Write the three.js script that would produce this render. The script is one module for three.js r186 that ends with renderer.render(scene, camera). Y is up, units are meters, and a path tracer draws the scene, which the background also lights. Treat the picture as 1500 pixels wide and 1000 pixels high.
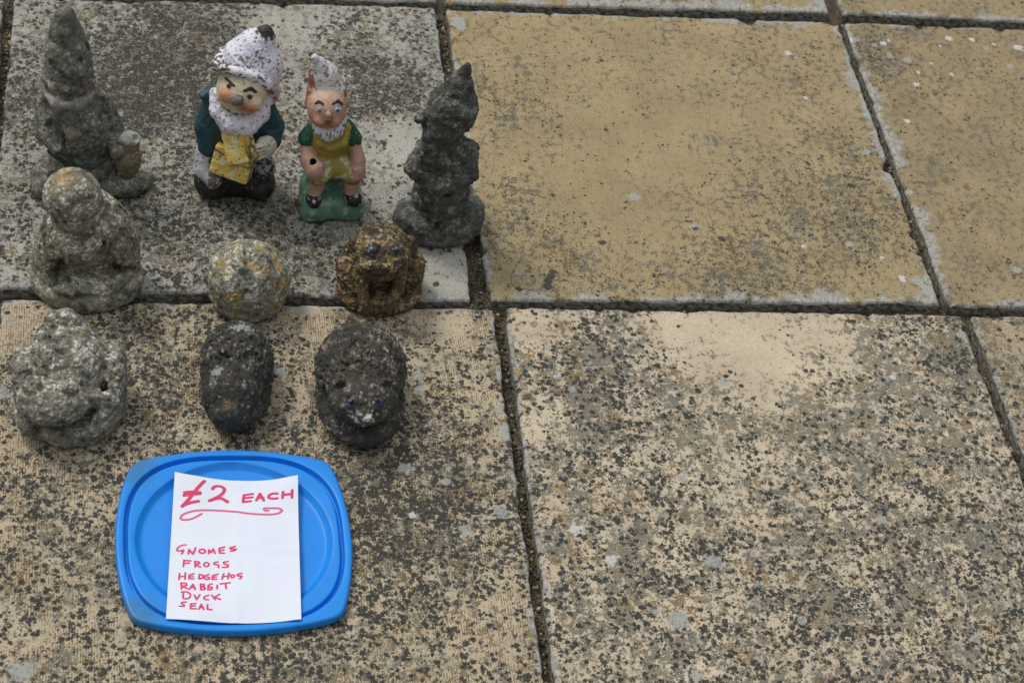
import * as THREE from 'three';
import { mergeGeometries } from 'three/addons/utils/BufferGeometryUtils.js';

// ------------------------------------------------------------------ camera, sky, sun, exposure
const scene = new THREE.Scene();
const camera = new THREE.PerspectiveCamera(19.3094, 1024 / 682, 0.05, 200);
camera.position.set(-0.47857, 1.766, 1.727);
camera.up.set(-0.006964, 0.68457, -0.72892);
camera.lookAt(-0.080068, 0.33925, 0.38329);
camera.focus = 2.35; camera.userData.fStop = 9;
scene.add(camera);

function overcastSky() {
  const W = 128, H = 64, d = new Float32Array(W * H * 4);
  const sx = SUN.x, sy = SUN.y, sz = SUN.z;
  for (let j = 0; j < H; j++) for (let i = 0; i < W; i++) {
    const el = ((j + 0.5) / H - 0.5) * Math.PI, az = ((i + 0.5) / W - 0.5) * 2 * Math.PI;
    const x = Math.cos(el) * Math.cos(az), y = Math.sin(el), z = Math.cos(el) * Math.sin(az);
    const c = Math.max(0, x * sx + y * sy + z * sz), up = Math.max(0, y);
    let L = 0.14 + 0.47 * up * up + 0.14 * up + 0.42 * Math.pow(c, 3);          // bright zenith, brighter still where the sun stands behind the cloud
    if (y < 0) L = 0.16;
    const k = (j * W + i) * 4;
    d[k] = L * 0.94; d[k + 1] = L * 0.995; d[k + 2] = L * 1.075; d[k + 3] = 1;
  }
  const t = new THREE.DataTexture(d, W, H, THREE.RGBAFormat, THREE.FloatType);
  t.mapping = THREE.EquirectangularReflectionMapping; t.magFilter = THREE.LinearFilter; t.needsUpdate = true;
  return t;
}
const SUN = new THREE.Vector3(-0.42, 0.82, -0.4).normalize();
scene.background = overcastSky();
scene.environment = scene.background;
const sun = new THREE.DirectionalLight(0xfffaf4, 1.55);
sun.position.copy(SUN).multiplyScalar(6); sun.shadow.radius = 28; sun.castShadow = true;
sun.shadow.mapSize.set(2048, 2048);
Object.assign(sun.shadow.camera, { left: -2, right: 2, top: 2, bottom: -2, near: 0.5, far: 14 });
scene.add(sun); scene.add(sun.target);
const EXPOSURE = 1.07;

// ------------------------------------------------------------------ noise
let seedState = 12345;
function rnd() { seedState = (seedState * 1664525 + 1013904223) >>> 0; return seedState / 4294967296; }
const PERM = new Uint8Array(512);
{ const p = [...Array(256).keys()]; for (let i = 255; i > 0; i--) { const j = Math.floor(rnd() * (i + 1)); [p[i], p[j]] = [p[j], p[i]]; } for (let i = 0; i < 512; i++) PERM[i] = p[i & 255]; }
const GX = new Float32Array(256), GY = new Float32Array(256), HV = new Float32Array(256);
for (let i = 0; i < 256; i++) { const a = rnd() * Math.PI * 2; GX[i] = Math.cos(a); GY[i] = Math.sin(a); HV[i] = rnd(); }
function n2(x, y) {                                                     // gradient noise, about -1..1
  const xi = Math.floor(x), yi = Math.floor(y), fx = x - xi, fy = y - yi, X = xi & 255, Y = yi & 255;
  const u = fx * fx * fx * (fx * (fx * 6 - 15) + 10), v = fy * fy * fy * (fy * (fy * 6 - 15) + 10);
  const a = PERM[X] + Y, b = PERM[X + 1] + Y;
  const g0 = PERM[a & 511], g1 = PERM[b & 511], g2 = PERM[(a + 1) & 511], g3 = PERM[(b + 1) & 511];
  const d0 = GX[g0] * fx + GY[g0] * fy, d1 = GX[g1] * (fx - 1) + GY[g1] * fy;
  const d2 = GX[g2] * fx + GY[g2] * (fy - 1), d3 = GX[g3] * (fx - 1) + GY[g3] * (fy - 1);
  const l = d0 + (d1 - d0) * u, r = d2 + (d3 - d2) * u;
  return (l + (r - l) * v) * 1.5;
}
function fbm2(x, y, o, g = 0.5) { let s = 0, a = 1, t = 0; for (let i = 0; i < o; i++) { s += a * n2(x + i * 17.3, y + i * 9.1); t += a; a *= g; x *= 2.03; y *= 2.03; } return s / t; }
function hash2(x, y, s) { return HV[PERM[(PERM[(x & 255)] + (y & 255)) & 511] ^ (s & 255)]; }
function n3(x, y, z) {                                                  // value-gradient noise in 3-D, about -1..1
  const xi = Math.floor(x), yi = Math.floor(y), zi = Math.floor(z), fx = x - xi, fy = y - yi, fz = z - zi;
  const u = fx * fx * (3 - 2 * fx), v = fy * fy * (3 - 2 * fy), w = fz * fz * (3 - 2 * fz);
  const X = xi & 255, Y = yi & 255, Z = zi & 255;
  const A = PERM[X] + Y, B = PERM[X + 1] + Y;
  const AA = PERM[A & 511] + Z, AB = PERM[(A + 1) & 511] + Z, BA = PERM[B & 511] + Z, BB = PERM[(B + 1) & 511] + Z;
  const g = (h, a, b, c) => { h &= 15; const p = h < 8 ? a : b, q = h < 4 ? b : (h === 12 || h === 14 ? a : c); return ((h & 1) ? -p : p) + ((h & 2) ? -q : q); };
  const x1 = fx - 1, y1 = fy - 1, z1 = fz - 1;
  const L = (a, b, t) => a + (b - a) * t;
  return L(L(L(g(PERM[AA & 511], fx, fy, fz), g(PERM[BA & 511], x1, fy, fz), u), L(g(PERM[AB & 511], fx, y1, fz), g(PERM[BB & 511], x1, y1, fz), u), v),
    L(L(g(PERM[(AA + 1) & 511], fx, fy, z1), g(PERM[(BA + 1) & 511], x1, fy, z1), u), L(g(PERM[(AB + 1) & 511], fx, y1, z1), g(PERM[(BB + 1) & 511], x1, y1, z1), u), v), w);
}
function fbm3(x, y, z, o) { let s = 0, a = 1, t = 0; for (let i = 0; i < o; i++) { s += a * n3(x + i * 31.7, y + i * 11.9, z); t += a; a *= 0.55; x *= 2.07; y *= 2.07; z *= 2.07; } return s / t; }
const clamp = (x, a = 0, b = 1) => x < a ? a : x > b ? b : x;
const ss = (a, b, x) => { const t = clamp((x - a) / (b - a)); return t * t * (3 - 2 * t); };
const mix = (a, b, t) => [a[0] + (b[0] - a[0]) * t, a[1] + (b[1] - a[1]) * t, a[2] + (b[2] - a[2]) * t];
const lin = c => { c /= 255; return c <= 0.04045 ? c / 12.92 : Math.pow((c + 0.055) / 1.055, 2.4); };

// ------------------------------------------------------------------ naming
const used = {};
function numbered(name) { const n = used[name] = (used[name] ?? -1) + 1; return n ? `${name}_${String(n).padStart(3, '0')}` : name; }
function describe(o, label, category, extra = {}) { o.userData = { label, category, ...extra }; return o; }
function shade(o) { o.traverse(m => { if (m.isMesh) { m.castShadow = true; m.receiveShadow = true; } }); return o; }

// ------------------------------------------------------------------ the bed under the patio
function byteTexture(data, n, srgb) {
  const t = new THREE.DataTexture(data, n, n, THREE.RGBAFormat, THREE.UnsignedByteType);
  if (srgb) t.colorSpace = THREE.SRGBColorSpace;
  t.magFilter = THREE.LinearFilter; t.minFilter = THREE.LinearMipmapLinearFilter; t.generateMipmaps = true; t.anisotropy = 8; t.needsUpdate = true;
  return t;
}
{
  const N = 512, c = new Uint8Array(N * N * 4), b = new Uint8Array(N * N * 4);
  for (let j = 0; j < N; j++) for (let i = 0; i < N; i++) {
    const k = (j * N + i) * 4, m = fbm2(i / 40, j / 40, 4), f = n2(i / 5, j / 5), g = n2(i / 2.2 + 70, j / 2.2);
    let col = mix([52, 44, 34], [104, 88, 68], clamp(0.45 + m * 0.9 + f * 0.35));
    col = mix(col, [168, 152, 126], ss(0.42, 0.6, g));
    col = mix(col, [52, 58, 36], ss(0.12, 0.4, fbm2(i / 60 + 50, j / 60, 3)) * 0.7);
    for (let q = 0; q < 3; q++) c[k + q] = clamp(col[q], 0, 255);
    b[k] = b[k + 1] = b[k + 2] = clamp(0.5 + 0.25 * f + 0.25 * g) * 255; c[k + 3] = b[k + 3] = 255;
  }
  const cm = byteTexture(c, N, true), bm = byteTexture(b, N, false);
  for (const t of [cm, bm]) { t.wrapS = t.wrapT = THREE.RepeatWrapping; t.repeat.set(160, 160); }
  const g = new THREE.PlaneGeometry(60, 60, 1, 1).rotateX(-Math.PI / 2);
  const soil = new THREE.Mesh(g, new THREE.MeshStandardMaterial({ map: cm, bumpMap: bm, bumpScale: 0.002, roughness: 1 }));
  soil.name = 'ground'; soil.position.y = -0.018; soil.userData = { kind: 'structure', label: 'dark gritty soil showing in the joints between the paving slabs' };
  soil.receiveShadow = true; scene.add(soil);
}

// ------------------------------------------------------------------ paving slabs
const patio = new THREE.Group(); patio.name = 'patio'; scene.add(patio);
patio.userData = { kind: 'structure', label: 'patio of square weathered concrete paving slabs' };

function edgeDistances(q, x, z) {                                       // q: corners back left, back right, front right, front left
  const out = [0, 0, 0, 0];
  for (let i = 0; i < 4; i++) {
    const a = q[i], b = q[(i + 1) % 4], ex = b[0] - a[0], ez = b[1] - a[1], l = Math.hypot(ex, ez);
    out[i] = ((x - a[0]) * -ez + (z - a[1]) * ex) / l;
  }
  return out;
}
function slabTextures(q, o, N) {
  const x0 = Math.min(q[0][0], q[3][0]) - 0.006, z0 = Math.min(q[0][1], q[1][1]) - 0.006, W = 0.645;
  const C = new Uint8Array(N * N * 4), B = new Uint8Array(N * N * 4), sd = o.seed * 13.7;
  const blobs = o.blobs ?? [], discs = o.discs ?? [], eff = o.edges ?? [0.3, 0.3, 0.3, 0.3];
  // slow fields on a coarse grid: crust density, film density, grain density, tint, film noise, edge noise, region tints
  const M = 130, NF = 8, F = new Float32Array(M * M * NF);
  for (let j = 0; j < M; j++) for (let i = 0; i < M; i++) {
    const wx = x0 + i / (M - 2) * W, wz = z0 + j / (M - 2) * W, X = wx * 1000 + sd * 91, Z = wz * 1000 + sd * 57;
    let D = 0, G = 0, S = 0;
    for (const p of blobs) { const dx = wx - p[0], dz = wz - p[1], w = Math.exp(-(dx * dx + dz * dz) * 5e5 / (p[2] * p[2])); D += p[3] * w; G += (p[4] ?? p[3]) * w; S += (p[5] ?? p[3]) * w; }
    F.set([D, G, S, fbm2(X / 130, Z / 130, 3), fbm2(X / 70 + 11, Z / 70, 4), fbm2(X / 55 + 31, Z / 55, 3), fbm2(X / 42 + 5, Z / 42, 2), n2(X / 38 + 60, Z / 38)], (j * M + i) * NF);
  }
  const L = new Float32Array(NF);
  // black crusts: thousands of ragged dots, crowded where the crust field is high
  const K = new Float32Array(N * N), px = W * 1000 / N;
  for (let n = 0; n < 34000; n++) {
    const cu = rnd(), cv = rnd(), a = rnd(), rr = 0.65 + (o.spot ?? 3.1) * rnd() ** 2.6, k = (Math.floor(cv * (M - 2)) * M + Math.floor(cu * (M - 2))) * NF;
    const CX = cu * W * 1000, CZ = cv * W * 1000, wX = (x0 * 1000 + CX) + sd * 91, wZ = (z0 * 1000 + CZ) + sd * 57;
    if (a > 0.52 + (F[k] + o.dark) * 1.7 + F[k + 6] * 0.6 + 0.5 * n2(wX / 22, wZ / 22) + 0.62 * n2(wX / 8 + 30, wZ / 8)) continue;
    const e = rr + 1.6, i0 = Math.max(0, Math.floor((CX - e) / px)), i1 = Math.min(N - 1, Math.ceil((CX + e) / px)), j0 = Math.max(0, Math.floor((CZ - e) / px)), j1 = Math.min(N - 1, Math.ceil((CZ + e) / px));
    for (let j = j0; j <= j1; j++) for (let i = i0; i <= i1; i++) {
      const qx = (i + 0.5) * px, qz = (j + 0.5) * px, sx = qx + wX - CX, sz = qz + wZ - CZ, d = Math.hypot(qx - CX, qz - CZ) + (1.25 * n2(sx / 2.7, sz / 2.7) + 0.7 * n2(sx / 1.15, sz / 1.15)) * Math.min(1.2, rr * 0.8);
      const w = ss(rr, rr - 0.7, d); if (w > K[j * N + i]) K[j * N + i] = w;
    }
  }
  for (let j = 0; j < N; j++) for (let i = 0; i < N; i++) {
    const u = (i + 0.5) / N, v = (j + 0.5) / N, wx = x0 + u * W, wz = z0 + v * W, X = wx * 1000 + sd * 91, Z = wz * 1000 + sd * 57;
    const fx = u * (M - 2), fy = v * (M - 2), ix = fx | 0, iy = fy | 0, tx = fx - ix, ty = fy - iy, b0 = (iy * M + ix) * NF, b1 = b0 + M * NF;
    for (let k = 0; k < NF; k++) { const p = F[b0 + k] + (F[b0 + NF + k] - F[b0 + k]) * tx, r = F[b1 + k] + (F[b1 + NF + k] - F[b1 + k]) * tx; L[k] = p + (r - p) * ty; }
    const D = L[0], G = L[1], S = L[2];
    const g1 = n2(X / 1.15 + 9, Z / 1.15), g2 = n2(X / 2.3, Z / 2.3 + 40), g4 = n2(X / 4.9 + 13, Z / 4.9), g9 = n2(X / 10.5, Z / 10.5 + 77);
    let t = clamp(0.5 + L[4] * 1.2), h = 0.5 + 0.06 * g2;
    const f = (1 + (o.grain ?? 0.09) * g1 + (o.grain ?? 0.09) * 0.8 * g2) * (1 + (o.mottle ?? 0.05) * g4 + 0.06 * L[3]);
    let r = (o.base[0][0] + (o.base[1][0] - o.base[0][0]) * t) * f, g = (o.base[0][1] + (o.base[1][1] - o.base[0][1]) * t) * f, b = (o.base[0][2] + (o.base[1][2] - o.base[0][2]) * t) * f;
    const put = (c0, c1, c2, w) => { r += (c0 - r) * w; g += (c1 - g) * w; b += (c2 - b) * w; };
    if (o.streak) {                                                   // woven print of the mould: fine broken ribs
      const s = o.streak === 'x' ? Z : X, al = o.streak === 'x' ? X : Z;
      const rib = 0.5 + 0.5 * Math.sin(s * 2.2 + 0.9 * g9 + 0.5 * g4), br = n2(Math.floor(s / 2.856) * 7.3, al / 5.2) + 0.5 * g2;
      const k = ss(0.45, 0.95, rib) * ss(-0.35, 0.35, br) * ss(-0.5, 0.15, L[7] + L[5]);
      put(104, 86, 60, 0.8 * k); h -= 0.14 * k;
    }
    // grains of grey and brown lichen, thick where the film is dense
    const dens = clamp(0.5 + L[5] * 0.8 + (G + o.grey) * 1.5 + 0.62 * g9 + 0.4 * g4), gn = g2 * 0.7 + g1 * 0.42 + g4 * 0.3;
    const film = ss(0.62 - dens * 1.25, 0.86 - dens * 1.25, gn);
    if (film > 0) {
      const hue = L[7] * 0.9 + g4 * 0.5 + g9 * 0.4, k = film * 0.82;
      if (hue > 0.42) put(118, 98, 66, k * 0.9); else if (hue > 0.05) put(120, 113, 95, k); else if (hue > -0.4) put(104, 102, 90, k); else put(142, 136, 120, k);
      h += film * 0.07;
    }
    if (o.thalli) {                                                   // rounder single thalli
      const cell = 14, cx = Math.floor(X / cell), cz = Math.floor(Z / cell);
      for (let a = -1; a < 2; a++) for (let e = -1; e < 2; e++) {
        const ux = cx + a, uz = cz + e; if (hash2(ux, uz, 3) > o.thalli * clamp(0.75 + G * 2.2)) continue;
        const px = (ux + hash2(ux, uz, 11)) * cell, pz = (uz + hash2(ux, uz, 23)) * cell, rr = 1.8 + 5 * hash2(ux, uz, 37) ** 2.2;
        const d = Math.hypot(X - px, Z - pz) + 2.2 * g4 + 1.2 * g2 + 0.5 * g1, w = ss(rr, rr - 1.2, d) * (0.5 + 0.35 * ss(-0.3, 0.4, g2 + g1 * 0.6));
        if (w > 0) { const q5 = hash2(ux, uz, 51); if (q5 < 0.4) put(124, 118, 102, w); else if (q5 < 0.62) put(108, 94, 68, w); else if (q5 < 0.8) put(96, 95, 87, w); else if (q5 < 0.86) put(132, 104, 64, w * 0.8); else put(160, 160, 152, w); h += w * 0.06; }
      }
    }
    // black crusts, ragged down to single grains
    const cr = n2(X / o.crust, Z / o.crust) * 0.5 + n2(X / (o.crust * 0.48) + 4, Z / (o.crust * 0.48)) * 0.36 + g4 * 0.22 + g2 * 0.26 + g1 * 0.18 + 0.28 * L[6] + D + o.dark - 0.2;
    const bk = Math.max(K[j * N + i], ss(0.0, 0.12, cr));
    if (bk > 0) { const w = bk * (0.8 + 0.2 * ss(-0.5, 0.1, g1)), tt = clamp(0.35 + 0.7 * g2 + 0.35 * g1); put(30 + 44 * tt, 31 + 42 * tt, 29 + 36 * tt, w * 0.93); h += bk * (0.1 + 0.08 * g2); }
    // scattered dark grains, and a few light ones
    const pp = ss(0.26, 0.5, n2(X / 1.75 + 3, Z / 1.75) * 0.9 + 0.3 * g9 + 0.22 * g4 + S * 0.9 + o.pepper - 0.05);
    if (pp > 0) put(70, 64, 52, pp * 0.8);
    const wp = ss(0.5, 0.68, n2(X / 1.9 + 30, Z / 1.9 + 8) + 0.2 * g4 + (o.salt ?? -0.1)); if (wp > 0) put(188, 184, 174, wp * 0.75);
    // lime bloom and wear along the edges
    const e = edgeDistances(q, wx, wz); let ew = 0;
    for (let s = 0; s < 4; s++) if (eff[s] > 0.05 && e[s] < 0.045) { const wd = eff[s] * (8 + 15 * n2((s % 2 ? Z : X) / 36 + s * 9, sd) + 8 * n2((s % 2 ? Z : X) / 11 + s * 5, sd + 3)); if (wd < 1.5) continue; const d = e[s] * 1000 + 3.4 * g9 + 2.4 * g4 + 2.6 * g2; ew = Math.max(ew, ss(wd, wd * 0.4, d)); }
    if (ew > 0) { const m = clamp(0.55 + 0.7 * g4 + 0.5 * g2 + 0.4 * g1); put(132 + 56 * m, 131 + 55 * m, 125 + 56 * m, ew * 0.82 * (1 - bk * 0.5)); }
    for (const p of discs) {                                          // single pale lichens and stains
      const dx = (wx - p[0]) * 1000, dz = (wz - p[1]) * 1000, R = p[2]; if (Math.abs(dx) > R * 2 + 4 || Math.abs(dz) > R * 2 + 4) continue;
      const d = Math.hypot(dx, dz) + R * 0.34 * g4 + R * 0.22 * g9 + 0.9 * g2 + 0.5 * g1, w = ss(R, R * 0.74, d) * (0.84 + 0.16 * g2);
      if (w > 0) { if (p[3] === 1) put(160 + 14 * g2, 161 + 14 * g2, 153 + 14 * g2, w); else if (p[3] === 2) put(62, 58, 54, w); else if (p[3] === 3) put(132, 106, 68, w * (0.55 + 0.4 * g2)); else put(204, 204, 200, w); h += (p[3] === 2 ? 0 : 0.1) * w; }
    }
    const k = (j * N + i) * 4;
    C[k] = clamp(r, 0, 255); C[k + 1] = clamp(g, 0, 255); C[k + 2] = clamp(b, 0, 255); C[k + 3] = 255;
    B[k] = B[k + 1] = B[k + 2] = clamp(h + 0.05 * g1) * 255; B[k + 3] = 255;
  }
  const cm = byteTexture(C, N, true), bm = byteTexture(B, N, false);
  return { x0, z0, W, mat: new THREE.MeshStandardMaterial({ map: cm, bumpMap: bm, bumpScale: 0.004, roughness: 0.96 }) };
}
// sides of the slabs: grey concrete, green-black with moss
const sideTex = (() => {
  const N = 512, c = new Uint8Array(N * N * 4), b = new Uint8Array(N * N * 4);
  for (let j = 0; j < N; j++) for (let i = 0; i < N; i++) {
    const k = (j * N + i) * 4, m = fbm2(i / 34, j / 20, 4), g = n2(i / 3, j / 3);
    let col = mix([104, 101, 90], [182, 177, 163], clamp(0.42 + m * 1.2 + g * 0.2));
    col = mix(col, [66, 68, 54], ss(0.02, 0.36, fbm2(i / 50 + 9, j / 26, 4)) * 0.8);
    for (let q = 0; q < 3; q++) c[k + q] = clamp(col[q], 0, 255);
    b[k] = b[k + 1] = b[k + 2] = clamp(0.5 + 0.4 * m + 0.15 * g) * 255; c[k + 3] = b[k + 3] = 255;
  }
  const cm = byteTexture(c, N, true), bm = byteTexture(b, N, false);
  for (const t of [cm, bm]) { t.wrapS = t.wrapT = THREE.RepeatWrapping; t.repeat.set(4, 4); }
  return new THREE.MeshStandardMaterial({ map: cm, bumpMap: bm, bumpScale: 0.003, roughness: 1 });
})();
const near = [0, 0.0012, 0.0025, 0.004, 0.006, 0.0085, 0.012, 0.017, 0.024, 0.032];
function slab(q, o, tex, dx = 0, dz = 0) {
  const L = 0.6, st = [...near]; for (let t = 0.04; t < L - 0.036; t += 0.008) st.push(t); for (const t of [...near].reverse()) st.push(L - t);
  const n = st.length, pos = [], uv = [], idx = [], sides = { pos: [], uv: [], idx: [] };
  const sd = o.seed * 7.7, chip = o.chip ?? 1;
  const P = (i, j) => {
    const u = st[i] / L, v = st[j] / L, s = L / 2;
    const bx = (q[0][0] * (1 - u) + q[1][0] * u) * (1 - v) + (q[3][0] * (1 - u) + q[2][0] * u) * v;
    const bz = (q[0][1] * (1 - u) + q[1][1] * u) * (1 - v) + (q[3][1] * (1 - u) + q[2][1] * u) * v;
    const e = [st[j], L - st[i], L - st[j], st[i]];
    let x = bx, z = bz, y = 0;
    for (let k = 0; k < 4; k++) {
      const along = (k % 2 ? bz : bx) * 1000, w = Math.exp(-e[k] / 0.02);
      const jit = 0.0017 * n2(along / 9 + k * 50 + sd, 3.3) + 0.0022 * n2(along / 60 + k * 20, sd);
      const ch = Math.max(0, n2(along / 24 + k * 31, sd + 2) - 0.42) * 0.018 * chip * ((o.chips ?? [1, 1, 1, 1])[k]);
      const push = (jit + ch) * w;
      if (k === 0) z += push; if (k === 1) x -= push; if (k === 2) z -= push; if (k === 3) x += push;
      const r = 0.0045 + 0.003 * n2(along / 31 + k * 9, sd + 8) + ch * 1.4;
      if (e[k] < r) { const t = 1 - e[k] / r; y -= r * (1 - Math.sqrt(Math.max(0, 1 - t * t))) * 0.8; }
    }
    y += 0.0004 * fbm2(bx * 60 + sd, bz * 60, 3) - (o.drop ?? 0);
    return [x, y, z];
  };
  for (let j = 0; j < n; j++) for (let i = 0; i < n; i++) {
    const p = P(i, j); pos.push(p[0] + dx, p[1], p[2] + dz);
    uv.push((p[0] - tex.x0) / tex.W, (p[2] - tex.z0) / tex.W);
  }
  for (let j = 0; j < n - 1; j++) for (let i = 0; i < n - 1; i++) { const a = j * n + i; idx.push(a, a + n, a + 1, a + 1, a + n, a + n + 1); }
  const ring = []; for (let i = 0; i < n; i++) ring.push(i); for (let j = 1; j < n; j++) ring.push(j * n + n - 1); for (let i = n - 2; i >= 0; i--) ring.push((n - 1) * n + i); for (let j = n - 2; j > 0; j--) ring.push(j * n);
  const D = [0, 0.007, 0.015, 0.024, 0.05]; let len = 0, R = ring.length;
  for (let r = 0; r <= R; r++) {
    const a = ring[r % R], x = pos[a * 3], y = pos[a * 3 + 1], z = pos[a * 3 + 2];
    if (r) { const b = ring[r - 1]; len += Math.hypot(x - pos[b * 3], z - pos[b * 3 + 2]); }
    const cx = dx + (q[0][0] + q[2][0]) / 2, cz = dz + (q[0][1] + q[2][1]) / 2;
    D.forEach((d, k) => {
      const bulge = k ? 0.0012 * n2(len * 90, d * 120 + sd) : 0, rx = x - cx, rz = z - cz, m = Math.max(Math.abs(rx), Math.abs(rz));
      const ax = Math.abs(rx) > m - 0.004 ? Math.sign(rx) : 0, az = Math.abs(rz) > m - 0.004 ? Math.sign(rz) : 0;
      sides.pos.push(x + ax * bulge, y - d, z + az * bulge); sides.uv.push(len * 2, d * 2);
    });
  }
  for (let r = 0; r < R; r++) for (let k = 0; k < D.length - 1; k++) { const a = r * D.length + k, b = a + D.length; sides.idx.push(a, b, a + 1, b, b + 1, a + 1); }
  const geo = (p, t, ix) => { const g = new THREE.BufferGeometry(); g.setAttribute('position', new THREE.Float32BufferAttribute(p, 3)); g.setAttribute('uv', new THREE.Float32BufferAttribute(t, 2)); g.setIndex(ix); g.computeVertexNormals(); return g; };
  const top = new THREE.Mesh(geo(pos, uv, idx), tex.mat); top.name = numbered('paving_slab'); if (o.label) top.userData = { label: o.label };
  const side = new THREE.Mesh(geo(sides.pos, sides.uv, sides.idx), sideTex); side.name = 'side_face'; top.add(side);
  patio.add(shade(top));
  return top;
}
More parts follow.
